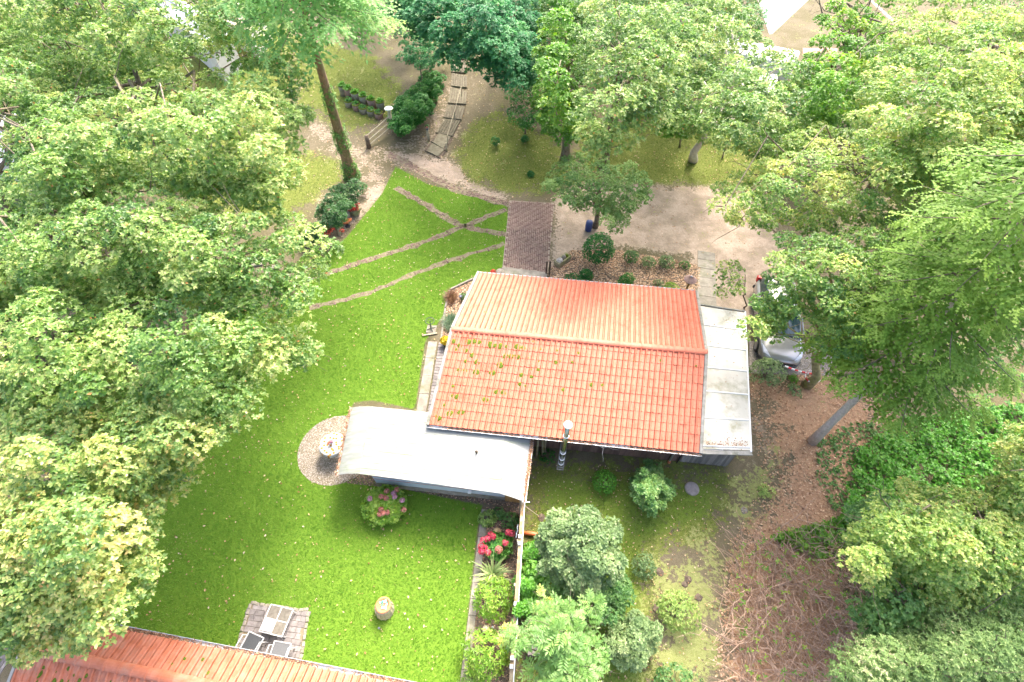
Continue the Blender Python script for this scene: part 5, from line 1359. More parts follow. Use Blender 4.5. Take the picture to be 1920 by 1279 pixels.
for i, (px, py, t_) in enumerate(((930, 267, 'spruce seedling on the mossy bank, tallest of the three'), (984, 258, 'small spruce seedling close to the shaded bank edge'), (995, 322, 'small green seedling lowest on the mossy bank by the drive'))):
    S('spruce_seedling', t_, 'plant', atg(px, py + 8), (.32, .26, .2)[i], (.75, .4, .3)[i], 'conifer', 230 + i, 420, .12, .03, group='seedlings on the mossy bank', irregular=.3)
S('weed_patch', 'dark green weeds at the foot of the three leaning poles', 'plant', atg(1026, 858), .34, .25, 'ivy', 234, 320, .06, .045)
S('weed_patch', 'light green weed tuft on the trodden path right of the manhole cover', 'plant', atg(1432, 925), .32, .4, 'pale', 235, 300, .08, .04, tb=.7)
S('weed_patch', 'small weeds beside the red and white tape', 'plant', atg(1487, 712), .24, .2, 'lime', 236, 160, .08, .04)
S('ivy_clump', 'grey-green ivy at the foot of the moss covered trunk', 'plant', atg(1487, 735), .36, .35, 'silver', 237, 350, .06, .045, tb=.4)
for i, (px, py, t_) in enumerate(((1018, 1262, 'low pinnate sapling left of the big pinnate tree trunk'),)):
    pass

# yucca and ornamental grasses
def spiky(name, label, c, mat, n, L, W, spread, lean, seed, m=1, r=.05, tint=.55):
    rng = np.random.default_rng(seed); c = np.array(c); root = thing(name, label, 'plant', c)
    C = c + np.stack([rng.normal(0, r, m), rng.normal(0, r, m), rng.uniform(0, .25 if m < 5 else .02, m)], 1)
    lv = Leaves(); lv.add(*blades(rng, C, n, L, W, spread, lean, tint)); lv.build('leaf_tuft', M[mat], root)
    MB().tube([c - ZZ * .02, c + ZZ * .25 if m < 5 else c + ZZ * .06], [.05, .035], 7).build('stem', M['bark'], root)
spiky('yucca', 'spiky yucca with long pale arching leaves in the fence bed', atg(925, 1082), 'yucca', 46, .85, .05, (.15, 1.2), .6, 251, 2)
spiky('red_grass_clump', 'reddish brown ornamental grass in the mulch bed by the left verge', atg(846, 560), 'red_grass', 26, .5, .014, (.3, 1.3), .8, 252, 22, .14)
spiky('blue_grass_clump', 'bluish green ornamental grass just above the ridge end of the roof', atg(846, 606), 'blue_grass', 30, .62, .014, (.2, 1.2), .9, 253, 22, .12)

# big tree with pinnate leaves
def pinnate_tree():
    rng = np.random.default_rng(260); base = atg(1050, 1235); root = thing('pinnate_tree', 'large tree with big rosettes of pinnate leaves at the bottom by the fence', 'tree', base)
    outl = np.array([(945, 1185), (985, 1160), (1005, 1120), (1035, 1105), (1060, 1140), (1085, 1120), (1125, 1125), (1122, 1160), (1112, 1190), (1130, 1230), (1118, 1270), (1100, 1320), (1030, 1330), (990, 1260), (1010, 1235), (985, 1225), (950, 1215)], float)
    C = []; tries = 0
    while len(C) < 52 and tries < 4000:
        tries += 1; p = rng.uniform(outl.min(0), outl.max(0)); d = sdist(np.array([p]), outl)[0]
        if d < 6: continue
        z = 2.0 + 1.6 * min(1, d / 45) ** .7 + rng.normal(0, .3); w = at(*p, z)
        if all(np.linalg.norm(w - q) > .26 for q in C): C.append(w)
    C = np.array(C); mb = MB(); limbs(rng, mb, base, np.array([C[:, 0].mean(), C[:, 1].mean(), 1.7]), list(C), .10); mb.build('trunk', M['bark'], root, True)
    lv = Leaves()
    for c in C:
        t0 = rng.uniform(.3, .6) if rng.random() > .15 else .85
        for j in range(rng.integers(8, 12)):
            a = rng.uniform(0, 6.28); el = rng.uniform(-.25, .75); Lr = rng.uniform(.26, .42)
            ax = np.array([math.cos(a) * math.cos(el), math.sin(a) * math.cos(el), math.sin(el)]); sd = np.array([-math.sin(a), math.cos(a), 0]); up = np.cross(ax, sd) * 1.0
            if up[2] < 0: up = -up
            P = []; A = []
            for q in range(5):
                f = (q + 1.2) / 5.6
                for s_ in (1, -1): P.append(c + ax * Lr * f - ZZ * Lr * .35 * f * f); A.append(unit(ax * .55 + sd * s_ * .9 - ZZ * .15))
            P.append(c + ax * Lr * .95 - ZZ * Lr * .33); A.append(unit(ax - ZZ * .3))
            P = np.array(P); A = np.array(A); N = unit(up + rdir(rng, len(P)) * .2); V, F = leaf_quads(P, A, N, rng.uniform(.12, .165, len(P)), .055, .12)
            lv.add(V, F, np.repeat(np.clip(t0 + rng.normal(0, .1, len(P)), 0, 1), 4))
    lv.build('crown', M['walnut'], root)
pinnate_tree()

# ------------------------------------------------------------------ twig thicket, brambles, undergrowth
def thicket():
    rng = np.random.default_rng(270); pl = gpoly([(1372, 1030), (1450, 1000), (1560, 1005), (1600, 1070), (1640, 1220), (1610, 1320), (1390, 1320), (1362, 1150)])
    root = thing('twig_thicket', 'tangled thicket of bare red-brown twigs beside the worn path', 'thicket', (*pl[:, :2].mean(0), 0))
    P = scatter(pl, 1500, rng)[:900]; mb = MB()
    for p in P:
        a = rng.uniform(0, 6.28); L = rng.uniform(.5, 1.6); h = rng.uniform(.15, .75); s_ = np.array([p[0], p[1], rng.uniform(.0, .35)]); e = s_ + np.array([math.cos(a) * L, math.sin(a) * L, h - .2])
        r = rng.uniform(.006, .016); mb.tube(wander(rng, s_, e, 4, .16, .12), [r, r * .9, r * .7, r * .5, r * .3], 3, False, rng.random())
    tag(mb.build('twigs', M['twig'], root), kind='stuff')
    for i in range(9):
        p = scatter(pl, 40, rng)[0]; a = rng.uniform(0, 6.28); L = rng.uniform(1.6, 2.8); s_ = np.array([p[0], p[1], .1]); e = s_ + np.array([math.cos(a) * L, math.sin(a) * L, rng.uniform(.4, .9)])
        b_ = MB(); pts = wander(rng, s_, e, 6, .1, .15); b_.tube(pts, [.02, .018, .015, .012, .01, .007, .005], 6)
        for q in (2, 3, 4): b_.tube(wander(rng, pts[q], pts[q] + np.array([rng.normal(0, .6), rng.normal(0, .6), .3]), 3, .2), [.012, .009, .006, .003], 4, False)
        b_.build('branch', M['twig'], root)
    n = 420; Q = scatter(pl, n, rng); lv = Leaves()
    lv.add(*rosette(rng, np.stack([Q[:, 0], Q[:, 1], rng.uniform(.4, .95, len(Q))], 1), unit(ZZ + rdir(rng, len(Q)) * .5), 3, .085, .05, rng.uniform(.3, 1, len(Q))))
    tag(lv.build('leaf_sprigs', M['lime'], root), kind='stuff')
thicket()
def cover(name, px, n, mat, L, W, h, tb, seed, k=5, clump=1.3):
    rng = np.random.default_rng(seed); pl = gpoly(px); P = scatter(pl, n, rng); N = len(P)
    hh = .5 + .5 * np.sin(P[:, 0] * clump * 2.1 + 1.3 * np.sin(P[:, 1] * clump * 1.7)) * np.sin(P[:, 1] * clump * 2.3 + P[:, 0])
    ok = rng.random(N) < .35 + .65 * hh; P = P[ok]; hh = hh[ok]; N = len(P)
    C = np.stack([P[:, 0], P[:, 1], ter(P[:, 0], P[:, 1]) + rng.uniform(.03, 1, N) * h * (.35 + .65 * hh)], 1)
    lv = Leaves(); lv.add(*rosette(rng, C, unit(ZZ + rdir(rng, N) * .55), k, L, W, np.clip(tb + .15 * (hh - .5) + rng.normal(0, .12, N), 0, 1), .2))
    return tag(lv.build(name, M[mat]), kind='stuff')
cover('bramble_cover', [(1600, 850), (1680, 790), (1930, 760), (1980, 1000), (1800, 960), (1700, 930), (1640, 960), (1560, 1000), (1590, 900)], 14000, 'box', .09, .07, .7, .55, 271)
cover('ivy_cover', [(1530, 830), (1600, 790), (1680, 800), (1650, 900), (1560, 960), (1530, 900)], 2200, 'shrub', .07, .06, .15, .5, 272)
cover('ground_elder', [(1510, 990), (1600, 960), (1640, 1010), (1600, 1060), (1540, 1050), (1440, 1010)], 1800, 'lime', .10, .08, .5, .5, 273)
cover('woodland_undergrowth', [(1440, 250), (1500, 150), (1640, 120), (1980, -40), (2050, 500), (1950, 780), (1720, 780), (1640, 560), (1720, 420), (1640, 340)], 15000, 'ivy', .13, .09, .9, .6, 274)
cover('woodland_undergrowth', [(560, -60), (760, -60), (1400, -80), (1440, 60), (1300, 190), (1100, 200), (1000, 110), (860, 60), (740, 60), (640, 0)], 14000, 'maple', .16, .12, 1.2, .55, 275)
cover('woodland_undergrowth', [(1560, 1000), (1660, 960), (2000, 960), (2050, 1340), (1600, 1340), (1640, 1220)], 8000, 'shrub', .10, .07, 1.2, .35, 276)
cover('woodland_undergrowth', [(-120, 350), (250, 360), (460, 420), (450, 600), (300, 640), (-120, 700)], 7000, 'shrub', .10, .07, .5, .3, 277)

# ------------------------------------------------------------------ things on the lawn and patio
tc = at(622, 832, .74)[:2]
tbl = thing('garden_table', 'round garden table under a printed cloth on the gravel circle', 'table', (*tc, 0))
MB().lathe((*tc, .69), [(.44, 0), (.46, .01), (.46, .03), (.44, .035)], 28).build('tabletop', M['wood_pale'], tbl)
for i in range(4):
    a = i * 1.571 + .6; MB().tube([(tc[0] + .36 * math.cos(a), tc[1] + .36 * math.sin(a), .01), (tc[0] + .26 * math.cos(a), tc[1] + .26 * math.sin(a), .69)], .02, 8).build('leg', M['alu'], tbl)
cl = MB(); rgc = np.random.default_rng(5); n_ = 40; prof_ = [(0.0, .731), (.30, .731), (.455, .731), (.49, .722), (.505, .67), (.51, .60)]
G = []
for r_, z_ in prof_:
    G.append([(tc[0] + (r_ + (.035 * math.sin(7 * a) if z_ < .7 else 0) * (.73 - z_) * 5) * math.cos(a), tc[1] + (r_ + (.035 * math.sin(7 * a) if z_ < .7 else 0) * (.73 - z_) * 5) * math.sin(a), z_ - (.04 * abs(math.sin(2 * a)) if z_ < .62 else 0)) for a in np.linspace(0, 2 * math.pi, n_ + 1)])
cl.grid(G); clo = cl.build('tablecloth', M['cloth'], None, True); clo.data.flip_normals()
if clo.data.polygons[0].normal.z < 0: clo.data.flip_normals()
tag(clo, 'white round tablecloth with sunflower print hanging over the garden table', 'tablecloth')
bq = thing('flower_bouquet', 'small mauve bouquet in a glass in the middle of the sunflower tablecloth', 'flowers', (*tc, .735))
MB().lathe((*tc, .735), [(.03, 0), (.035, .02), (.045, .12)], 12).build('vase', M['lamp_clear'], bq, True)
for i, (dx, dy, m_) in enumerate(((-.07, -.03, 'pink_fl'), (.06, .03, 'lilac_fl'), (0, 0, 'lilac_fl'), (-.03, .05, 'pink_fl'))):
    flowerhead(bq, (tc[0] + dx, tc[1] + dy, .88), .065, m_, 380 + i, 26)

# low glass-panelled table with a white printed cushion on it
q4 = [at(x, y, .42) for x, y in ((502, 1135), (547, 1146), (533, 1190), (491, 1182))]
lt_c = np.mean(q4, 0); ta = math.atan2(*(q4[1] - q4[0])[[1, 0]]); tw_, td_ = .78, .80
lowt = thing('coffee_table', 'low square patio table with four stone-look panels and white dividing bars', 'table', (lt_c[0], lt_c[1], 0))
def lt_(x, y, z): return (lt_c[0] + x * math.cos(ta) - y * math.sin(ta), lt_c[1] + x * math.sin(ta) + y * math.cos(ta), z)
for ix in (-1, 1):
    for iy in (-1, 1):
        MB().abox(lt_(ix * tw_ / 4, iy * td_ / 4, .41), tw_ / 2 - .03, td_ / 2 - .03, .02, ta).build('table_panel', M['table_stone'], lowt)
        MB().abox(lt_(ix * (tw_ / 2 - .04), iy * (td_ / 2 - .04), .2), .04, .04, .40, ta).build('leg', M['alu'], lowt)
for s_ in (-1, 0, 1):
    MB().abox(lt_(0, s_ * (td_ / 2 - .008), .412), tw_, .024, .03, ta).build('frame_bar', M['white_trim'], lowt)
    MB().abox(lt_(s_ * (tw_ / 2 - .008), 0, .4125), .024, td_, .031, ta).build('frame_bar', M['white_trim'], lowt)
cu = MB(); cpos = lt_(-.20, -.19, .43)
cu.hexa([lt_(-.39, -.37, .428), lt_(-.03, -.37, .428), lt_(-.03, -.01, .428), lt_(-.39, -.01, .428)], [lt_(-.37, -.35, .48), lt_(-.05, -.35, .48), lt_(-.05, -.03, .48), lt_(-.37, -.03, .48)])
cush = cu.build('cushion', pm('white_printed_cushion', (.78, .76, .74), (.80, .78, .76), 3, .7, c3=(.55, .45, .50), s3=9), None, bevel=.012)
tag(cush, 'white square cushion with faint coloured print on the coffee table', 'cushion')

def lounger(name, label, px, py, ang, fab):
    c = atg(px, py); root = thing(name, label, 'lounge chair', c, 'lounge chairs on the patio')
    cs, sn = math.cos(ang), math.sin(ang)
    def w(x, y, z): return (c[0] + x * cs - y * sn, c[1] + x * sn + y * cs, z)
    mb = MB(); mb.grid([[w(x, y, z) for x in (-.24, -.08, .08, .24)] for y, z in ((.42, .40), (.0, .35), (-.30, .38), (-.55, .72), (-.78, 1.0))]); mb.grid([[w(x, y, z - .012) for x in (.24, .08, -.08, -.24)] for y, z in ((.42, .40), (.0, .35), (-.30, .38), (-.55, .72), (-.78, 1.0))])
    mb.build('sling_seat', M[fab], root, True)
    for x in (-.27, .27):
        MB().tube([w(x, .44, .40), w(x, .0, .36), w(x, -.30, .38), w(x, -.80, 1.02)], .018, 8).build('frame', M['alu'], root)
        MB().tube([w(x * 1.15, .38, .01), w(x * 1.15, .30, .60), w(x * 1.15, -.40, .62), w(x * 1.1, -.52, .68)], .017, 8).build('armrest', M['alu'], root)
        MB().tube([w(x * 1.12, -.55, .01), w(x * 1.12, -.05, .55)], .016, 8).build('leg', M['alu'], root)
    MB().tube([w(-.27, .44, .40), w(.27, .44, .40)], .016, 8).build('front_bar', M['alu'], root)
lounger('lounge_chair', 'black slung lounge chair at the left of the patio under the gutter', 474, 1222, tang + math.pi * 0 - .22, 'mesh_black')
lounger('lounge_chair', 'grey slung lounge chair at the right of the patio under the gutter', 528, 1238, tang - .02, 'mesh_grey')

pl0 = atg(722, 1144)
plt_ = thing('woven_pedestal', 'dry round woven pedestal on the lawn carrying a terracotta bowl', 'pedestal', pl0)
MB().lathe(pl0, [(.30, 0), (.31, .06), (.27, .22), (.24, .40), (.25, .46)], 24).build('woven_base', M['wicker'], plt_, True)
for i in range(14):
    a = i * .449; MB().tube([(pl0[0] + .315 * math.cos(a), pl0[1] + .315 * math.sin(a), .02), (pl0[0] + .255 * math.cos(a + .2), pl0[1] + .255 * math.sin(a + .2), .45)], .012, 5).build('cane', M['wood_pale'], plt_)
bp_ = at(719, 1135, .55); bw_ = thing('terracotta_bowl', 'round terracotta bowl with white and green pebbles on the woven pedestal', 'bowl', (bp_[0], bp_[1], .46))
MB().lathe((bp_[0], bp_[1], .46), [(.14, 0), (.22, .05), (.25, .12), (.25, .14), (.19, .14), (.17, .09), (.0, .09)], 24).build('bowl', M['terracotta'], bw_, True)
for i in range(16):
    r_, a = .14 * math.sqrt(rg.random()), rg.uniform(0, 6.28); s_ = rg.uniform(.025, .045)
    MB().lathe((bp_[0] + r_ * math.cos(a), bp_[1] + r_ * math.sin(a), .545), [(s_ * .6, 0), (s_, s_ * .5), (s_ * .6, s_)], 7).build('pebble', M['white_trim'] if i % 3 else pm('green_glass_pebble', (.05, .30, .20), None, rough=.2), bw_, True)
sp_ = atg(714, 1181); MBs = MB(); MBs.tube([sp_, sp_ + ZZ * .28], .012, 6); MBs.lathe(sp_ + ZZ * .26, [(.03, 0), (.035, .06), (.0, .09)], 8)
tag(MBs.build('garden_spike', M['solar']), 'thin grey solar spike on the lawn below the woven pedestal', 'garden light')
mc = atg(1297, 917); mh = thing('manhole_cover', 'round grey manhole cover in the back grass', 'manhole cover', mc)
MB().lathe(mc, [(.27, -.02), (.27, .05), (.25, .06), (.0, .06)], 30).build('rim', M['concrete'], mh); MB().lathe(mc + ZZ * .055, [(.235, 0), (.235, .014), (.22, .02), (.0, .02)], 30).build('lid', pm('grey_lid', (.22, .19, .18), (.30, .27, .25), 9, .9, .3), mh)

# ------------------------------------------------------------------ fence with white rail between the bed and the back garden
fA, fB = at(980, 938, 1.5), at(957, 1290, 1.5); fA[2] = fB[2] = 0
fd_ = unit(fB - fA); fn_ = np.array([-fd_[1], fd_[0], 0]); fL = np.linalg.norm(fB - fA)
fen = thing('board_fence', 'narrow board fence with a worn tan top and a white metal rail', 'fence', (fA + fB) / 2)
MB().beam(fA + ZZ * 1.5, fB + ZZ * 1.5, .10, .05).build('top_rail', pm('worn_tan_rail', (.20, .13, .06), (.36, .27, .14), 7, .85, .4, c3=(.40, .34, .24), s3=3), fen)
MB().beam(fA + fn_ * .075 + ZZ * 1.53, fB + fn_ * .075 + ZZ * 1.53, .03, .04).build('white_rail', M['white_trim'], fen)
fb_ = box_mesh('fence_board', .13, .022, 1.46, M['tan_board'])
for i in range(int(fL / .14)): piece('fence_board', fb_, fen, frame(fA + fd_ * (.07 + i * .14) + ZZ * .01, fd_, fn_, ZZ))
for i in range(5): MB().beam(fA + fd_ * (fL * i / 4) - fn_ * .06, fA + fd_ * (fL * i / 4) - fn_ * .06 + ZZ * 1.5, .08, .08).build('post', M['wood_pale'], fen)
for y_ in (1006, 1019, 1132, 1234, 1250):
    t_ = at(962 if y_ > 1100 else 974, y_, 1.56); q_ = (t_ - fA) @ fd_
    MB().box(fA + fd_ * q_ - fn_ * .01 + ZZ * 1.56, fd_ * .05, fn_ * .05, ZZ * .04).build('clip_box', M['white_paint'], fen)
MB().tube([fA + fd_ * .05 + ZZ * 1.5, fA + fd_ * .05 + fn_ * .25 + ZZ * 1.5], .02, 8).build('hook', M['white_trim'], fen)
MB().tube(wander(np.random.default_rng(4), fA + fd_ * .75 - fn_ * .1 + ZZ * 1.2, fA + fd_ * 1.15 - fn_ * .14 + ZZ * 1.1, 5, .2), .016, 6).build('cable', M['caravan_side'], fen)
s_ = atg(1010, 968); mbp = MB(); mbp.tube([at(984, 949, 1.2), s_ + ZZ * .02], .018, 6); tag(mbp.build('prop_stick', M['wood_pale']), 'thin pale stick propping the fence near the caravan corner', 'stick')
tr_ = MB(); tr_.tube([atg(983, 1001) + ZZ * .12, atg(998, 1003) + ZZ * .14, atg(1012, 1006) + ZZ * .12, atg(1022, 1018) + ZZ * .08], [.07, .08, .075, .05], 8)
tag(tr_.build('clay_pipe', M['orange'], None, True), 'orange clay pipe lying between the fence and the leafy climber', 'pipe')
gb = atg(1000, 1222); cr = thing('garden_crate', 'dark weathered wooden box under the pinnate leaves beside the fence', 'crate', gb)
MB().abox(gb + np.array([0, 0, .25]), .42, .28, .44, .1).build('box', M['wood_dark'], cr)
for k_ in (-1, 0, 1): MB().abox(gb + np.array([k_ * .14, 0, .485]), .125, .30, .025, .1).build('lid_board', M['grey_board'], cr)
bk = atg(1022, 1214); tag(MB().lathe(bk, [(.12, 0), (.15, .28), (.16, .30), (.13, .30), (.11, .06), (0, .06)], 14).build('bucket', M['solar'], None, True), 'grey bucket next to the dark wooden box', 'bucket')

# things in the fence bed
eg = atg(932, 1001); tag(MB().lathe(eg, [(.02, 0), (.11, .03), (.16, .12), (.16, .2), (.12, .29), (.05, .34), (0, .35)], 18).build('stone_egg', pm('tan_sandstone', (.34, .24, .12), (.46, .34, .19), 8, .85, .3), None, True), 'smooth tan egg-shaped stone behind the crimson hydrangea', 'stone')
gl = atg(912, 1182); g_ = thing('globe_lamp', 'pale yellow globe lamp standing on the bare soil of the fence bed', 'lamp', gl)
MB().lathe(gl, [(.05, 0), (.05, .05)], 12).build('foot', M['black'], g_); MB().lathe(gl + ZZ * .05, [(.13 * math.cos(a), .13 + .13 * math.sin(a)) for a in np.linspace(-1.5, 1.57, 12)], 20).build('globe', M['ball'], g_, True)
fg = atg(924, 1178); tag(MB().lathe(fg, [(.05, 0), (.055, .04), (.035, .10), (.045, .15), (.03, .20), (.0, .23)], 10).build('figurine', M['white_paint'], None, True), 'small white figurine beside the globe lamp', 'figurine')

# ------------------------------------------------------------------ left gable: stand, plank, pots, lamp
wp = atg(809, 618); MBq = MB().prism([wp + np.array([-.22, -.22, 0]), wp + np.array([.2, -.25, 0]), wp + np.array([.24, .2, 0]), wp + np.array([-.2, .22, 0])], 0, .06)
tag(MBq.build('base_slab', M['concrete']), 'square concrete slab under the dark garden stand', 'slab')
ws = thing('garden_stand', 'dark cast stand with a flat ring on four feet beside the mulch bed', 'garden stand', wp + ZZ * .06)
MB().tube([wp + ZZ * .06, wp + ZZ * .62], .022, 8).build('stem', M['green_metal'], ws)
for i in range(4): a = i * 1.571 + .4; MB().tube([wp + ZZ * .12, wp + np.array([.2 * math.cos(a), .2 * math.sin(a), .075])], .02, 6).build('foot', M['green_metal'], ws)
MB().tube([wp + np.array([.2 * math.cos(a), .2 * math.sin(a), .63]) for a in np.linspace(0, 6.2832, 21)], .018, 6, False).build('ring', M['green_metal'], ws)
MB().tube([wp + np.array([-.2, 0, .63]), wp + np.array([.2, 0, .63])], .012, 6).build('crossbar', M['green_metal'], ws)
pk = MB(); pk.beam(atg(792, 630) + ZZ * .04, atg(820, 626) + ZZ * .05, .07, .035); tag(pk.build('plank', M['wood_pale']), 'short pale plank lying on the grass below the garden stand', 'plank')
yp = atg(836, 648); y_ = thing('chrysanthemum_pot', 'yellow chrysanthemum in a black pot at the left roof verge', 'potted plant', yp)
MB().lathe(yp, [(.11, 0), (.16, .24), (.17, .25), (.14, .25), (.13, .2), (0, .2)], 16).build('pot', M['black'], y_)
flowerhead(y_, yp + ZZ * .36, .20, 'yellow_fl', 390, 120)
spp = atg(865, 570); sl_ = thing('solar_lamp', 'small grey solar lamp on a thin stake in the mulch bed', 'garden light', spp)
MB().tube([spp, spp + ZZ * .50], .010, 6).build('stake', M['black'], sl_); MB().lathe(spp + ZZ * .44, [(.02, 0), (.06, .05), (.085, .10), (.085, .12), (.0, .135)], 14).build('head', M['solar'], sl_, True)
rf = atg(925, 517); rfo = thing('red_flower_pot', 'small pot of bright red flowers behind the top left roof corner', 'potted plant', rf); MB().lathe(rf, [(.08, 0), (.12, .18), (.1, .18), (0, .15)], 12).build('pot', M['terracotta'], rfo); flowerhead(rfo, rf + ZZ * .28, .13, 'red_fl', 391, 50); flowerhead(rfo, rf + np.array([.22, -.1, .2]), .07, 'red_fl', 392, 24)
rk = atg(938, 512); tag(MB().lathe(rk, [(.20, 0), (.24, .06), (.2, .14), (.1, .18), (0, .19)], 9).build('boulder', M['stone'], None, True), 'rounded pale stone beside the red flower pot', 'stone')

# ------------------------------------------------------------------ back yard: trough, posts, bird house, drive slabs
tr0 = (atg(1040, 503) + atg(1068, 482)) / 2; tv = unit(atg(1068, 482) - atg(1040, 503)); tn = np.array([-tv[1], tv[0], 0])
tro = thing('stone_trough', 'mossy stone trough with small pale flowers at the end of the brick path', 'planter', tr0)
mb = MB(); L2, W2 = .46, .19
for sgn in (-1, 1):
    mb.box(tr0 + tn * sgn * (W2 - .035) + ZZ * .15, tv * L2, tn * .035, ZZ * .15); mb.box(tr0 + tv * sgn * (L2 - .04) + ZZ * .148, tv * .04, tn * (W2 - .07), ZZ * .148)
mb.box(tr0 + ZZ * .10, tv * (L2 - .08), tn * (W2 - .07), ZZ * .10); mb.build('basin', M['moss_stone'], tro)
MB().box(tr0 + ZZ * .23, tv * (L2 - .085), tn * (W2 - .075), ZZ * .02).build('soil_fill', M['soil'], tro)
flowerhead(tro, tr0 - tv * .22 + ZZ * .30, .15, 'white_fl', 395, 44)
MB().lathe(tr0 + tv * .10 + ZZ * .25, [(.10, 0), (.12, .08), (.08, .18), (.0, .21)], 9).build('rock', M['stone'], tro, True)
MB().lathe(tr0 + tv * .32 + ZZ * .25, [(.11, 0), (.09, .06), (.0, .10)], 9).build('moss_clump', M['moss'], tro, True)
hk = atg(1076, 486); MBq = MB(); MBq.tube([hk, hk + np.array([-.12, .35, .25])], .022, 6); MBq.abox(hk + np.array([0, 0, .05]), .16, .10, .10, .5)
tag(MBq.build('iron_boot_jack', M['wood_dark']), 'dark weathered forked piece standing at the end of the stone trough', 'garden ornament')
for k_, (px, lab) in enumerate(((1023, 'left dark wooden gate post at the path end by the roof'), (1029, 'right dark wooden gate post at the path end by the roof'))):
    b_ = atg(px + 1, 514); tag(MB().abox(b_ + ZZ * .45, .09, .11, .9, HYAW).build('gate_post', M['wood_dark'], bevel=.006), lab, 'post', 'pair of dark posts at the path end')
bh = atg(1282, 556); bho = thing('bird_house', 'round rusty-roofed bird house on a wooden post at the right end of the bark bed', 'bird house', bh)
MB().beam(bh, bh + ZZ * 1.05, .08, .08).build('post', M['tan_board'], bho)
bt = bh + ZZ * 1.05
MB().lathe(bt, [(.20, 0), (.20, .03), (.13, .035), (.13, .16)], 14).build('house_drum', M['wood_dark'], bho, True)
rfm = MB(); n_ = 22; G = []
for r_, z_ in ((.30, .14), (.22, .20), (.12, .27), (.03, .33)): G.append([bt + np.array([r_ * math.cos(a) * (1 + .03 * (k % 2)), r_ * math.sin(a) * (1 + .03 * (k % 2)), z_ + .01 * (k % 2)]) for k, a in enumerate(np.linspace(0, 2 * math.pi, n_ * 2 + 1))])
rfm.grid(G); ro = rfm.build('roof', M['rust'], bho); ro.data.flip_normals()
MB().lathe(bt + ZZ * .32, [(.05, 0), (.055, .03), (.0, .07)], 10).build('roof_knob', M['zinc'], bho, True)
tm = MB(); tm.beam(atg(1135, 514) + ZZ * .04, atg(1146, 524) + ZZ * .05, .07, .05); tag(tm.build('rotten_stick', M['wood_dark']), 'short dark stick lying in the bark bed', 'stick')
# strip of weathered slabs in the drive right of the bark bed
slab_row('drive_slabs', atg(1308, 572), atg(1308, 470), .9, .62, M['concrete'], -.03, .025, -1)
bb_ = atg(1103, 432); tag(MB().lathe(bb_, [(.17, 0), (.19, .1), (.2, .35), (.18, .6), (.0, .62)], 14).build('blue_barrel', M['blue'], None, True), 'dark blue barrel half hidden behind the round conifer by the tree trunk', 'barrel')

